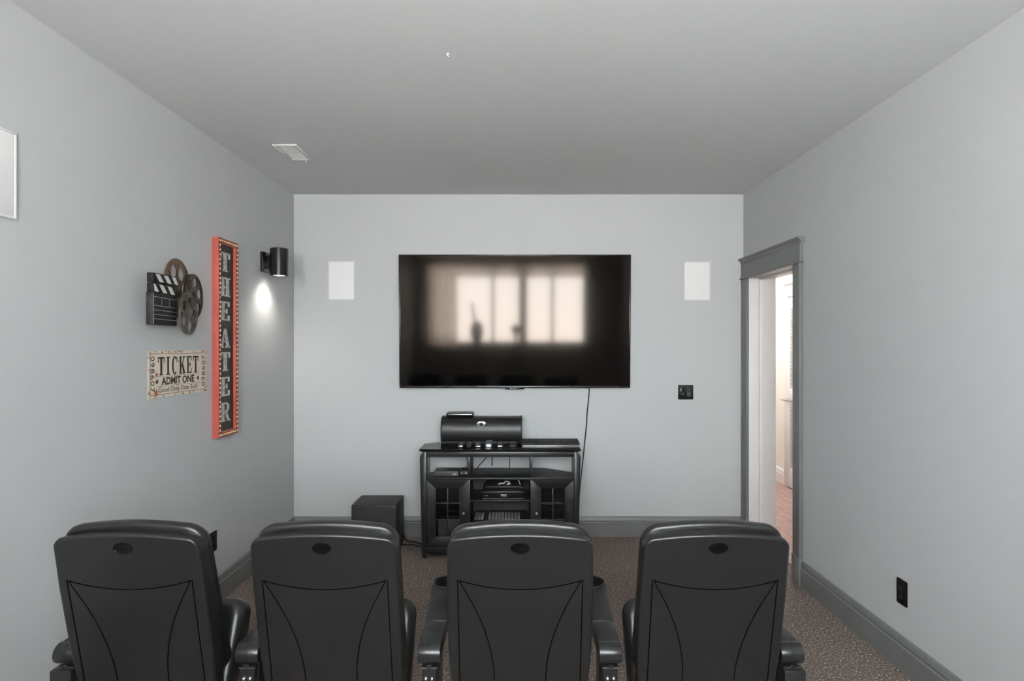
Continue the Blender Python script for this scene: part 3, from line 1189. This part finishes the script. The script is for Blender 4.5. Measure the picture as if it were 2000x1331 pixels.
for i, c in enumerate('TICKET'):
    wx = [.060, .042, .060, .062, .056, .060][i]
    px_ = [-.140, -.083, -.026, .040, .106, .168][i]
    tprint('lettering', letter_mb(c, wx * .88, .092, Z0, Z1).shift((px_ - .018, .040, 0)))
m_ = fit(text_mb('ADMIT ONE', .04, bold=.0012, depth=.0003), .292, .040)
tprint('lettering', m_.shift((-.010, -.036, Z1 - .0003)))
m_ = fit(text_mb('Good Only Date Sold', .03, depth=.0003), .345, .032)
tprint('lettering', m_.shift((-.008, -.083, Z1 - .0003)))
for s in (-1, 1):
    m_ = fit(text_mb('098607', .03, depth=.0003, space=1.15), .175, .030)
    m_.xf(Matrix.Rotation(-s * pi / 2 if s < 0 else pi / 2, 4, 'Z') if s > 0 else Matrix.Rotation(-pi / 2, 4, 'Z'))
    tprint('lettering', m_.shift((s * .226, .002, Z1 - .0003)))
    st = []
    for k in range(10):
        a = pi / 2 + k * pi / 5
        rr = .0155 if k % 2 == 0 else .0065
        st.append((s * .182 - .010 + rr * cos(a), -.036 + rr * sin(a)))
    tprint('star', MB().prism(st, Z0, Z1, 'z'))
for yy in (-.012, -.061):
    tprint('rule', MB().box(-.198, .190, yy - .0008, yy + .0008, Z0, Z1), 'ink_line')


def frame_line(a, b, t):
    return (MB().box(-a, a, b - t, b, Z0, Z1).box(-a, a, -b, -b + t, Z0, Z1)
            .box(-a, -a + t, -b + t, b - t, Z0, Z1).box(a - t, a, -b + t, b - t, Z0, Z1))


tprint('border', frame_line(.246, .103, .0028), 'ink_line')
for k in range(64):
    side = r_.choice((0, 0, 1, 1, 2, 3, 4))
    if side == 0:
        cx_, cy_ = r_.uniform(-W2, W2), H2 - r_.uniform(.002, .010)
    elif side == 1:
        cx_, cy_ = r_.uniform(-W2, W2), -H2 + r_.uniform(.002, .010)
    elif side == 2:
        cx_, cy_ = -W2 + r_.uniform(.002, .010), r_.uniform(-H2, H2)
    elif side == 3:
        cx_, cy_ = W2 - r_.uniform(.002, .010), r_.uniform(-H2, H2)
    else:
        cx_, cy_ = r_.uniform(-.2, .2), r_.uniform(-.1, .1)
        if r_.random() < .6:
            continue
    poly = []
    rr = r_.uniform(.0015, .0055)
    nn = 8
    for q in range(nn):
        a = 2 * pi * q / nn
        f = rr * r_.uniform(.4, 1.3)
        poly.append((max(-W2 + .001, min(W2 - .001, cx_ + f * cos(a) * 1.6)), max(-H2 + .001, min(H2 - .001, cy_ + f * sin(a)))))
    tprint('rust_spot', MB().prism(poly, Z0, Z1 + .0001 + .000004 * k, 'z'), 'rust')
for cx_, cy_, rr in ((-.200, -.092, .020), (-.195, -.002, .013)):
    poly = []
    for q in range(14):
        a = 2 * pi * q / 14
        f = rr * (1.2 if q % 2 else .5)
        poly.append((cx_ + f * cos(a), cy_ + f * sin(a)))
    tprint('rust_spot', MB().prism(poly, Z0, Z1 + .0006, 'z'), 'rust')

# ------------------------------------------------------------------ film reel wall art (set at a slight angle off the wall)
PHI = radians(8.5)
AY, AZ = 3.0, 1.72
art = thing('film_reel_art', 'metal wall art of three film reels and a clapperboard above the ticket sign', 'wall art',
            (XL + .012, AY, AZ), (pi / 2, 0, pi / 2 + PHI))


def A(px, py, o):
    """pixel -> (s, h) in the art's own plane lying o in front of its mount"""
    k = (px - VX) / F
    c, sn = cos(PHI), sin(PHI)
    # X = XL+.012+o*c - s*sn ; Y = AY + s*c + o*sn
    s = (XL + .012 + o * c - k * (AY + o * sn)) / (k * c + sn)
    Y = AY + s * c + o * sn
    return s, CAMZ - (py - VY) / F * Y - AZ


def reel(cx, cy, R, z0, m, holes, hr, ring, hub, name='film_reel', spokes=False):
    """flat round plate with round holes cut through it"""
    bm = bmesh.new()
    N = 72
    th = .006

    def circ(x, y, r, n):
        return [bm.verts.new((x + r * cos(2 * pi * i / n), y + r * sin(2 * pi * i / n), 0)) for i in range(n)]
    loops = [circ(cx, cy, R, N)]
    for i in range(holes):
        a = ring[1] + 2 * pi * i / holes
        loops.append(circ(cx + ring[0] * cos(a), cy + ring[0] * sin(a), hr, 24))
        if ring[2] > 0:
            a += pi / holes
            loops.append(circ(cx + ring[3] * cos(a), cy + ring[3] * sin(a), ring[2], 14))
    ed = []
    for l in loops:
        for i in range(len(l)):
            ed.append(bm.edges.new((l[i], l[(i + 1) % len(l)])))
    bmesh.ops.triangle_fill(bm, use_beauty=True, use_dissolve=False, edges=ed)
    # keep only the plate, not the discs inside the holes
    kill = []
    for f in bm.faces:
        c = f.calc_center_median()
        for i in range(holes):
            a = ring[1] + 2 * pi * i / holes
            if (c.x - cx - ring[0] * cos(a)) ** 2 + (c.y - cy - ring[0] * sin(a)) ** 2 < (hr * .985) ** 2:
                kill.append(f)
                break
            if ring[2] > 0:
                a += pi / holes
                if (c.x - cx - ring[3] * cos(a)) ** 2 + (c.y - cy - ring[3] * sin(a)) ** 2 < (ring[2] * .95) ** 2:
                    kill.append(f)
                    break
    bmesh.ops.delete(bm, geom=kill, context='FACES_ONLY')
    g = bmesh.ops.extrude_face_region(bm, geom=list(bm.faces))
    bmesh.ops.translate(bm, vec=(0, 0, th), verts=[v for v in g['geom'] if isinstance(v, bmesh.types.BMVert)])
    bmesh.ops.translate(bm, vec=(0, 0, z0), verts=list(bm.verts))
    bmesh.ops.recalc_face_normals(bm, faces=bm.faces)
    me = bpy.data.meshes.new(name)
    bm.to_mesh(me)
    bm.free()
    me.materials.append(M[m])
    o = bpy.data.objects.new(name, me)
    COL.objects.link(o)
    o.parent = art
    tor = MB()
    rg = []
    for i in range(48):
        a = 2 * pi * i / 48
        ring_ = []
        for k in range(8):
            b_ = 2 * pi * k / 8
            q = R - .004 + .0045 * cos(b_)
            ring_.append((cx + q * cos(a), cy + q * sin(a), z0 + th + .001 + .0035 * sin(b_)))
        rg.append(ring_)
    rg.append(rg[0])
    tor.rings(rg, False, False)
    build('rim', tor, m, o, smooth=True)
    build('hub', MB().lathe([(hub, 0), (hub, .007), (hub * .7, .010), (hub * .35, .010), (hub * .3, .006), (.0001, .006)], 24, (cx, cy, z0 + th - .001)), m, o, smooth=True)
    if spokes:
        for i in range(holes):
            a = ring[1] + 2 * pi * i / holes + pi / holes
            for dv in (-.10, .10):
                build('spoke', MB().prism(quad(cx + hub * .8 * cos(a), cy + hub * .8 * sin(a), cx + (R - .008) * cos(a + dv), cy + (R - .008) * sin(a + dv), .005),
                                          z0 + th - .001, z0 + th + .003), m, o)
    return o


s, h = A(345, 563, .006)
RA = .152
reel(s, h, RA, .004, 'bronze', 6, .036, (.60 * RA, radians(57), .009, .80 * RA), .020)
s, h = A(376, 580, .022)
RB = .123
reel(s, h, RB, .022, 'dark_bronze', 6, .0285, (.66 * RB, radians(15), 0, 0), .022)
s, h = A(366, 613, .045)
RC = .112
reel(s, h, RC, .046, 'pewter', 5, .027, (.58 * RC, radians(-72), .006, .80 * RC), .020, spokes=True)
# clapperboard
s0, hb_ = A(299, 634, .034)
s1, _ = A(345.5, 640, .034)
_, ht_ = A(299, 571, .034)
cl = build('clapperboard', MB().box(s0, s1, hb_, ht_, .004, .034), 'slate_edge', art, bevel=.001)
build('slate_face', MB().box(s0 + .003, s1 - .003, hb_ + .003, ht_ - .002, .033, .0352), 'slate_paint', cl)
wB = s1 - s0
hB = ht_ - hb_
lines = [.875, .60, .46, .32, .18]
for f in lines:
    build('chalk_line', MB().box(s0 + .005, s1 - .004, hb_ + f * hB - .0013, hb_ + f * hB + .0013, .0350, .0358), 'chalk_grey', cl)
for f in (.33, .66):
    build('chalk_line', MB().box(s0 + f * wB - .0013, s0 + f * wB + .0013, hb_ + .60 * hB, hb_ + .875 * hB, .0350, .0358), 'chalk_grey', cl)
build('chalk_line', MB().box(s0 + .001, s0 + .004, hb_ + .002, ht_ - .002, .0350, .0358), 'chalk_grey', cl)
sx0 = s0 + .004
sh_ = .043


def stick(z0, lean, a0, off, name):
    """striped clapper stick from sx0 rightwards"""
    L_ = wB + .012
    st = build(name, MB().box(0, L_, 0, sh_, .006, .034), 'slate_paint', art, bevel=.001)
    st.location = (sx0, z0, 0)
    st.rotation_euler = (0, 0, a0)
    wd = L_ / 6.2
    for k in range(3):
        xa = off + k * 2 * wd
        poly = [(xa, .004), (xa + wd, .004), (xa + wd + lean, sh_ - .004), (xa + lean, sh_ - .004)]
        poly = [(min(max(q[0], .003), L_ - .003), q[1]) for q in poly]
        if poly[1][0] - poly[0][0] > .004 or poly[2][0] - poly[3][0] > .004:
            build('stripe', MB().prism(poly, .0335, .0350), 'chalk_white', st)
    return st


stick(ht_ + .002, -.040, 0, .012, 'clapper_stick')
stick(ht_ + .049, -.040, radians(1.5), .060, 'clapper_stick')

# ------------------------------------------------------------------ subwoofer
sb = thing('subwoofer', 'black box subwoofer on the carpet between the left wall and the console', 'speaker', (-1.032, 4.31, 0))
build('cabinet', MB().box(-.165, .165, -.135, .145, .012, .366), 'matte_black', sb, bevel=.006)
build('grille', MB().plate(rrect(-.156, .156, .024, .350, .010, 4), -.146, -.134, .004, 3), 'matte_black', sb, smooth=True)
for qx in (-.13, .13):
    for qy in (-.10, .11):
        build('foot', MB().cyl((qx, qy, 0), (qx, qy, .014), .016, n=14), 'matte_black', sb)
zz = .006
cord('speaker_cable', [(-.875, 4.44, .10), (-.860, 4.46, .03), (-.83, 4.455, zz), (-.80, 4.44, zz + .006), (-.765, 4.43, zz), (-.73, 4.40, zz), (-.66, 4.40, zz), (-.60, 4.42, zz)],
     .006, 'black cable with a kink running along the carpet from subwoofer to console')
cord('speaker_cable', [(-.90, 4.40, zz), (-.84, 4.385, zz), (-.79, 4.392, zz), (-.74, 4.36, zz), (-.66, 4.35, zz), (-.58, 4.38, zz)],
     .0045, 'thinner black cable on the carpet nearest the viewer, from subwoofer to console')

# ------------------------------------------------------------------ media console
CXM = -.1105
YF, YK = 4.10, 4.46
mc = thing('media_console', 'black wooden media console with glass doors under the television', 'console', (CXM, 4.28, 0))
OFF = Vector((-CXM, -4.28, 0))


def cpart(name, mb, m='black_wood', bevel=.0015, parent=None, smooth=False):
    mb.shift(OFF)
    return build(name, mb, m, parent or mc, bevel=bevel, smooth=smooth)


def clipped(hw, y0, y1, cut, cy):
    return [(CXM - hw, y0), (CXM + hw, y0), (CXM + hw, cy), (CXM + hw - cut, y1), (CXM - hw + cut, y1), (CXM - hw, cy)]


top = MB()
o1 = clipped(.578, YF, YK + .02, .24, 4.33)
o2 = clipped(.560, YF + .018, YK + .01, .24, 4.325)
rg = [[(x, y, .764) for x, y in o2], [(x, y, .776) for x, y in o1], [(x, y, .7855) for x, y in o1],
      [(CXM + (x - CXM) * .998, 4.28 + (y - 4.28) * .996, .787) for x, y in o1]]
top.rings(rg)
cpart('top', top, 'black_top', bevel=0)
for s in (-1, 1):
    X = lambda v: CXM + s * v
    prof = [(X(.5315), 0), (X(.560), 0), (X(.5765), .70), (X(.577), .725), (X(.570), .745), (X(.556), .758), (X(.548), .765), (X(.5315), .765)]
    cpart('leg', MB().prism(prof, YF + .012, YF + .056, 'y'), bevel=.002)
    prof = [(X(.5315), 0), (X(.560), 0), (X(.572), .765), (X(.5315), .765)]
    cpart('leg', MB().prism(prof, 4.27, 4.31, 'y'), bevel=.002)
    cpart('side_panel', MB().box(X(.535), X(.550), YF + .056, 4.27, .06, .575))
    cpart('side_rail', MB().box(X(.535), X(.556), YF + .056, 4.27, .728, .764))
    # slanted rear corner panel (lower part only)
    q0, q1 = (X(.548), 4.305), (X(.335), YK)
    d = Vector((q1[0] - q0[0], q1[1] - q0[1])).normalized()
    nn = Vector((-d.y, d.x)) * .012
    cpart('corner_panel', MB().prism([q0, q1, (q1[0] + nn.x, q1[1] + nn.y), (q0[0] + nn.x, q0[1] + nn.y)], .06, .562, 'z'), 'inner_wood', bevel=0)
    cpart('bay_wall', MB().box(X(.2165), X(.2345), YF + .03, YK - .005, .09, .562))
    cpart('divider', MB().box(X(.2165), X(.2325), YF + .026, YK - .01, .5785, .7275))
cpart('front_rail', MB().box(CXM - .5315, CXM + .5315, YF + .016, YF + .040, .7275, .7645))
cpart('back_panel', MB().box(CXM - .336, CXM + .336, YK - .004, YK + .006, .06, .562), 'inner_wood', bevel=0)
cpart('long_shelf', MB().prism(clipped(.534, YF + .018, YK, .205, 4.305), .5622, .578, 'z'), bevel=.001)
cpart('center_shelf', MB().box(CXM - .2165, CXM + .2165, YF + .035, YK - .006, .398, .4125))
cpart('bottom_shelf', MB().prism(clipped(.530, YF + .034, YK - .006, .205, 4.30), .074, .0895, 'z'))
cpart('base_rail', MB().box(CXM - .5315, CXM + .5315, YF + .022, YF + .040, .032, .0735))
for s in (-1, 1):
    X0, X1 = sorted((CXM + s * .2345, CXM + s * .3965))
    # inner shelves behind the glass
    a, b_ = sorted((CXM + s * .2355, CXM + s * .5335))
    cpart('inner_shelf', MB().prism([(a, YF + .07), (b_, YF + .07), (b_, 4.28) if s > 0 else (b_, YK - .06), ((b_ - .1), YK - .06) if s > 0 else (a + .1, YK - .06), (a, YK - .06) if s > 0 else (a, 4.28)],
                                    .318, .331, 'z'), 'black_wood', bevel=0)

# doors
DZ0, DZ1 = .0915, .5605


def cab_door(s):
    a, b_ = sorted((CXM + s * .2275, CXM + s * .5290))
    cxd = (a + b_) / 2
    hw = (b_ - a) / 2
    d = empty('door', (cxd - CXM, YF + .018 - 4.28, 0))
    d.parent = mc
    # local: x across, y depth (0 = front of stiles), z up
    fw = .0665
    y0, y1 = 0, .018

    def dp(name, mb, m='black_wood', bevel=.0012):
        return build(name, mb, m, d, bevel=bevel)
    zi0, zi1 = .153, .501
    # mitred frame members, their face falling inward
    def member(o0, o1, i1, i0, name):
        vs = [(o0[0], y0, o0[1]), (o1[0], y0, o1[1]), (i1[0], y0 + .0012, i1[1]), (i0[0], y0 + .0012, i0[1])]
        vs += [(o0[0], y1, o0[1]), (o1[0], y1, o1[1]), (i1[0], y1, i1[1]), (i0[0], y1, i0[1])]
        dp(name, MB().add(vs, [(0, 1, 2, 3), (7, 6, 5, 4), (0, 4, 5, 1), (1, 5, 6, 2), (2, 6, 7, 3), (3, 7, 4, 0)]), bevel=.001)
    g = .0004
    xi = hw - fw
    member((-hw, DZ1), (hw - g, DZ1), (xi - g, zi1), (-xi, zi1), 'rail')
    member((hw, DZ0), (-hw, DZ0), (-xi, zi0), (xi, zi0), 'rail')
    member((-hw, DZ0 + g), (-hw, DZ1 - g), (-xi, zi1 - g), (-xi, zi0 + g), 'stile')
    member((hw, DZ1 - g), (hw, DZ0 + g), (xi, zi0 + g), (xi, zi1 - g), 'stile')
    dp('muntin', MB().box(-.005, .005, .003, .014, zi0, zi1))
    zs = [zi0, .273, .393, zi1]
    for z in zs[1:3]:
        dp('muntin', MB().box(-xi, -.005, .003, .014, z - .0045, z + .0045))
        dp('muntin', MB().box(.005, xi, .003, .014, z - .0045, z + .0045))
    for i in range(3):
        for q in (-1, 1):
            x0, x1 = sorted((q * .004, q * (xi + .004)))
            dp('pane', MB().box(x0, x1, .0135, .0160, zs[i], zs[i + 1]), 'smoked_glass', bevel=0)
    kx = -s * (hw - .034)
    dp('knob', MB().lathe([(.004, 0), (.004, .008), (.0095, .013), (.0100, .018), (.006, .023), (.0001, .0245)], 18).xf(
        Matrix.Translation((kx, .003, .325)) @ Matrix.Rotation(pi / 2, 4, 'X')), 'silver', bevel=0)
    for o in d.children:
        if o.name.startswith('knob'):
            for p in o.data.polygons:
                p.use_smooth = True
            o['label'] = 'round silver knob'


cab_door(-1)
cab_door(1)


def item(name, label, cat, loc, rot=(0, 0, 0), group=None):
    return thing(name, label, cat, loc, rot, group)


# --- inside the console
dv = item('video_recorder', 'black recorder box with white logo on the centre shelf of the console', 'recorder', (-.0885, 4.25, .4125))
build('case', MB().box(-.152, .152, -.11, .11, .006, .064), 'matte_black', dv, bevel=.002)
fc = build('front_panel', MB().box(-.152, .152, -.116, -.109, .008, .062), 'gloss_black', dv, bevel=.001)
build('trim_line', MB().box(-.148, .148, -.1175, -.1155, .054, .057), 'key_grey', fc)
build('trim_line', MB().box(-.148, .148, -.1175, -.1155, .010, .015), 'key_grey', fc)
lgm = fit(text_mb('D2C', .02, bold=.0008, depth=.0004), .046, .0165).xf(Matrix.Rotation(pi / 2, 4, 'X')).shift((.004, -.1166, .036))
build('logo', lgm, 'chalk_white', fc)
build('button', MB().cyl((-.118, -.118, .034), (-.118, -.114, .034), .006, n=14), 'key_grey', fc)
build('button', MB().box(-.138, -.128, -.1175, -.115, .031, .035), 'key_grey', fc)
for qx in (-.13, .13):
    for qy in (-.09, .09):
        build('foot', MB().cyl((qx, qy, 0), (qx, qy, .007), .010, n=10), 'matte_black', dv)
db = item('disc_player', 'flat dark grey player box lying on the recorder in the console', 'player', (-.083, 4.255, .4765))
build('case', MB().box(-.139, .139, -.10, .10, .003, .030), 'device_grey', db, bevel=.002)
build('front_panel', MB().box(-.137, .137, -.104, -.099, .005, .028), 'gloss_black', db, bevel=.001)
for qx in (-.12, .12):
    build('foot', MB().box(qx - .01, qx + .01, -.09, .09, 0, .004), 'matte_black', db)
z = .512
cord('white_cable', [(-.125, 4.20, z), (-.105, 4.19, z + .010), (-.09, 4.21, z + .004), (-.075, 4.19, z + .022), (-.055, 4.20, z + .020), (-.042, 4.19, z + .006), (-.06, 4.21, z)],
     .0055, 'loop of white cable lying on the player box in the console', 'cable_white')
cord('white_cable', [(.035, 4.19, z), (.026, 4.20, z + .018), (.016, 4.22, z + .034), (.02, 4.30, z + .01)], .004,
     'short white cable rising at the right end of the player box', 'cable_white')
rc = item('av_receiver', 'black receiver with grey top vents in the lower centre of the console', 'receiver', (-.1105, 4.285, .0895))
build('case', MB().box(-.195, .195, -.135, .135, .012, .170), 'matte_black', rc, bevel=.003)
fp = build('front_panel', MB().box(-.195, .195, -.146, -.134, .014, .168), 'gloss_black', rc, bevel=.002)
build('dial', MB().cyl((.13, -.165, .095), (.13, -.145, .095), .028, n=28), 'matte_black', fp, bevel=.002)
build('display', MB().box(-.08, .08, -.1475, -.1455, .10, .135), 'plate_black', fp)
for qx in (-.16, .16):
    for qy in (-.10, .10):
        build('foot', MB().cyl((qx, qy, 0), (qx, qy, .013), .018, n=12), 'matte_black', rc)
vent0 = None
xs = [-.180 + .023 * k for k in range(3)] + [-.080 + .0238 * k for k in range(11)]
for x in xs[:13]:
    for yy in (-.066, .028):
        if vent0 is None:
            vent0 = build('vent_rib', MB().box(-.0085, .0085, -.041, .041, 0, .003), 'vent_grey', rc, bevel=.001, seg=1)
            q = vent0
        else:
            q = clone(vent0, rc)
        q.location = (x, yy, .1702)
cord('thin_cable', [(-.255, 4.31, .2605), (-.262, 4.30, .29), (-.27, 4.32, .34), (-.26, 4.40, .385)], .0025, 'thin cable rising behind the left vents of the receiver')
cord('thin_cable', [(-.185, 4.28, .2635), (-.182, 4.27, .30), (-.178, 4.30, .36), (-.17, 4.40, .385)], .0025, 'thin cable rising between the two vent blocks of the receiver')
cb = item('cable_box', 'small black cable box with white lights in the upper left bay of the console', 'cable box', (-.502, 4.215, .578))
build('case', MB().box(-.088, .088, -.065, .065, .003, .040), 'device_grey', cb, bevel=.002)
for qx, ww in ((.050, .009), (.066, .006), (.078, .003)):
    build('light', MB().box(qx - ww / 2, qx + ww / 2, -.0665, -.064, .016, .022), 'led', cb)
build('logo', MB().box(-.078, -.056, -.0658, -.0645, .018, .021), 'key_grey', cb)
for qx in (-.07, .07):
    build('foot', MB().box(qx - .008, qx + .008, -.05, .05, 0, .004), 'matte_black', cb)
nb = item('network_switch', 'low black network box with tiny lights beside the cable box', 'network box', (-.378, 4.255, .578))
build('case', MB().box(-.030, .030, -.06, .06, .002, .034), 'matte_black', nb, bevel=.002)
for qx in (-.018, .012, .020):
    build('light', MB().box(qx - .003, qx + .003, -.0615, -.0595, .014, .019), 'led', nb)
build('foot', MB().box(-.024, .024, -.05, .05, 0, .003), 'matte_black', nb)
cord('thin_cable', [(-.180, 4.33, .760), (-.20, 4.32, .715), (-.232, 4.29, .675), (-.268, 4.26, .640), (-.298, 4.23, .602), (-.312, 4.22, .583)], .0035,
     'black cable slanting across the upper middle bay of the console')
cord('thin_cable', [(-.160, 4.42, .755), (-.172, 4.40, .735), (-.192, 4.375, .716), (-.205, 4.37, .70), (-.19, 4.39, .69), (-.18, 4.42, .67), (-.185, 4.44, .60)], .0035,
     'black cable knot hanging in the upper middle bay of the console')
cord('thin_cable', [(-.055, 4.43, .76), (-.052, 4.42, .725), (-.048, 4.42, .70), (-.045, 4.43, .64), (-.045, 4.44, .583)], .003,
     'straight black cable at the right of the upper middle bay')
cord('thin_cable', [(-.41, 4.42, .76), (-.395, 4.40, .72), (-.375, 4.38, .68), (-.365, 4.33, .64), (-.372, 4.30, .614)], .0025,
     'thin black cable hanging into the upper left bay of the console')

# things behind the right glass door
bx = item('game_box', 'dark grey box on the shelf behind the right glass door', 'box', (.27, 4.26, .331))
build('case', MB().box(-.08, .085, -.07, .05, .0005, .05), 'device_grey', bx, bevel=.004)
build('front_strip', MB().box(-.07, .075, -.072, -.069, .02, .03), 'gloss_black', bx)
bx = item('game_box', 'dark box on the console floor behind the right glass door', 'box', (.27, 4.26, .0895))
build('case', MB().box(-.085, .09, -.08, .05, .0005, .14), 'device_grey', bx, bevel=.004)
build('front_strip', MB().box(-.075, .08, -.082, -.079, .06, .07), 'gloss_black', bx)
bx = item('game_box', 'pale grey box on the console floor behind the left glass door', 'box', (-.48, 4.27, .0895))
build('case', MB().box(-.09, .09, -.06, .05, .0005, .16), 'key_grey', bx, bevel=.004)
build('front_strip', MB().box(-.085, .085, -.062, -.059, .02, .03), 'cable_white', bx)

# --- on top of the console
TOPZ = .787
cs = item('center_speaker', 'black curved-front centre speaker with silver emblem on the console', 'speaker', (-.259, 4.36, TOPZ))
hw = .309
prof = [(.0, .012), (-.012, .03), (-.020, .06), (-.022, .095), (-.016, .13), (-.002, .160), (.022, .183), (.05, .190), (.14, .190), (.14, .012)]
build('body', MB().prism(prof, -hw + .010, hw - .010, 'x'), 'speaker_cloth', cs, smooth=True)
prof2 = [(y - .004 if y < .1 else y + .002, z + (.004 if z > .1 else -.004)) for y, z in prof]
for s in (-1, 1):
    build('end_panel', MB().prism(prof2, s * hw, s * (hw - .011), 'x'), 'matte_black', cs, bevel=.001)
build('base', MB().box(-hw + .006, hw - .006, -.004, .13, 0, .012), 'matte_black', cs, bevel=.001)
em = build('emblem', MB().prism([(-.038, .152), (-.018, .166), (.018, .166), (.038, .152), (.028, .143), (.020, .138), (.012, .112), (.005, .118), (-.005, .118),
                                 (-.012, .112), (-.020, .138), (-.028, .143)], -.0245, -.006, 'y'), 'silver', cs, bevel=.001, label='silver winged emblem')
build('emblem_boss', MB().lathe([(.0150, 0), (.0145, .004), (.010, .008), (.0001, .010)], 20).xf(
    Matrix.Translation((0, -.0235, .146)) @ Matrix.Rotation(pi / 2, 4, 'X')), 'device_grey', em, smooth=True)

md = item('media_player', 'small black pill-shaped player with silver band on the centre speaker', 'player', (-.427, 4.44, TOPZ + .194))
build('case', MB().plate(rrect(-.105, .105, 0, .033, .013, 5), -.055, .055, .010, 4), 'gloss_black', md, smooth=True)
build('band', MB().box(-.094, .094, -.0565, -.050, .0165, .0225), 'silver', md, bevel=.0025)

# remotes lying side by side, pointing at the viewer
rem = [(899, .036, .15, 'device_grey', 'leftmost remote on the console, dark with a silver end'),
       (915.5, .040, .16, 'matte_black', 'black remote with grey keys, second from the left in the row of remotes'),
       (933, .044, .16, 'matte_black', 'black remote with a pale front edge, third from the left in the row'),
       (954, .048, .185, 'silver', 'silver remote with a blue screen in the middle of the row'),
       (977, .042, .15, 'matte_black', 'black remote with grey keys to the right of the silver remote'),
       (1001, .050, .165, 'matte_black', 'black remote at the right end of the row, next to the keyboard')]
for k, (px_, ww, ln, m, lab) in enumerate(rem):
    c = P(px_, 874, 4.155)
    t = item('remote_control', lab, 'remote', (c.x, 4.155, TOPZ), (0, 0, radians([-4, 2, -1, 0, 3, -3][k])), group='remotes on the console')
    hh = [.020, .018, .018, .026, .020, .022][k]
    build('case', MB().plate(rrect(-ww / 2, ww / 2, 0, ln, .010, 4), 0, hh, .005, 3, axis='z'), m, t, smooth=True)
    nx, ny = 3, 6
    k0 = None
    for i in range(nx):
        for j in range(ny):
            if k == 3 and j > 2:
                continue
            if k0 is None:
                k0 = build('key', MB().box(-ww * .10, ww * .10, -.005, .005, 0, .0025), 'key_grey', t, bevel=.001, seg=1)
                q = k0
            else:
                q = clone(k0, t)
            q.location = ((i - 1) * ww * .28, .022 + j * (ln - .045) / ny, hh - .0005)
    if k == 3:
        build('display', MB().box(-ww * .40, ww * .40, ln * .45, ln * .90, hh - .0005, hh + .0010), 'blue_screen', t)
    if k in (0, 2, 4):
        build('end_band', MB().box(-ww * .42, ww * .42, -.0012, .003, hh * .35, hh * .75), 'silver', t, bevel=.001)

# keyboard on top of a silver one
sk = item('slim_keyboard', 'thin silver keyboard underneath the black keyboard on the console', 'keyboard', (.258, 4.272, TOPZ))
build('case', MB().plate(rrect(-.212, .214, -.066, .060, .010, 4), 0.001, .007, .002, 3, axis='z'), 'silver', sk, smooth=True)
build('foot', MB().box(-.18, .18, -.05, .05, 0, .002), 'matte_black', sk)
kb = item('black_keyboard', 'black full-size keyboard lying on a silver one at the right of the console', 'keyboard', (.256, 4.276, TOPZ + .0085), (radians(4.5), 0, 0))
build('case', MB().plate(rrect(-.217, .216, -.070, .066, .010, 4), .0045, .020, .004, 3, axis='z'), 'matte_black', kb, smooth=True)
build('foot', MB().box(-.19, -.16, .045, .055, -.004, .006).box(.16, .19, .045, .055, -.004, .006), 'matte_black', kb)
k0 = None
for r in range(6):
    for c_ in range(21):
        if c_ in (15, 17) and False:
            continue
        if k0 is None:
            k0 = build('key', MB().box(-.0082, .0082, -.0078, .0078, 0, .006), 'matte_black', kb, bevel=.0012, seg=1)
            q = k0
        else:
            q = clone(k0, kb)
        q.location = (-.201 + c_ * .0201, -.053 + r * .0212, .0192)

# ------------------------------------------------------------------ behind the camera, mirrored in the television
tp = thing('tripod_camera', 'camera on a black tripod mirrored in the middle of the television', 'camera', (0, -.16, 0))
build('camera_body', MB().box(-.07, .07, -.04, .03, 1.47, 1.565).box(-.025, .025, -.035, .02, 1.565, 1.595), 'plate_black', tp, bevel=.006)
build('lens', MB().cyl((0, .03, 1.522), (0, .10, 1.522), .036, n=24), 'plate_black', tp, bevel=.003)
build('tripod_head', MB().cyl((0, -.01, 1.36), (0, -.01, 1.47), .028, n=16).box(-.04, .04, -.04, .03, 1.455, 1.472), 'stand_grey', tp, bevel=.002)
build('column', MB().cyl((0, -.01, .75), (0, -.01, 1.36), .015, n=14), 'stand_grey', tp, smooth=True)
for k in range(3):
    a = pi / 2 + 2 * pi * k / 3 + pi
    build('leg', MB().cyl((.03 * cos(a), -.01 + .03 * sin(a), 1.27), (.42 * cos(a), -.01 + .42 * sin(a), 0.005), .016, .011, n=12), 'stand_grey', tp, smooth=True)


ls = thing('light_stand', 'dark lamp head on a stand mirrored left of the camera in the television', 'stand', (-.63, -.25, 0))  # made-up shape, added for a dark silhouette in the screen's reflection
build('lamp_head', MB().rings([[(x * k_, y * k_, z_) for x, y in rrect(-.10, .10, -.08, .08, .03, 4)] for k_, z_ in ((.5, 1.28), (.8, 1.36), (1.0, 1.46), (.95, 1.55), (.45, 1.64))]),
      'plate_black', ls, smooth=True)
build('bracket', MB().cyl((-.03, 0, 1.62), (-.075, 0, 1.95), .024, .016, n=12), 'plate_black', ls, smooth=True)
build('pole', MB().cyl((0, 0, .25), (0, 0, 1.30), .016, n=12), 'stand_grey', ls, smooth=True)
for k in range(3):
    a = pi / 2 + 2 * pi * k / 3
    build('leg', MB().cyl((.012 * cos(a), .012 * sin(a), .50), (.32 * cos(a), .32 * sin(a), .008), .010, n=10), 'stand_grey', ls, smooth=True)
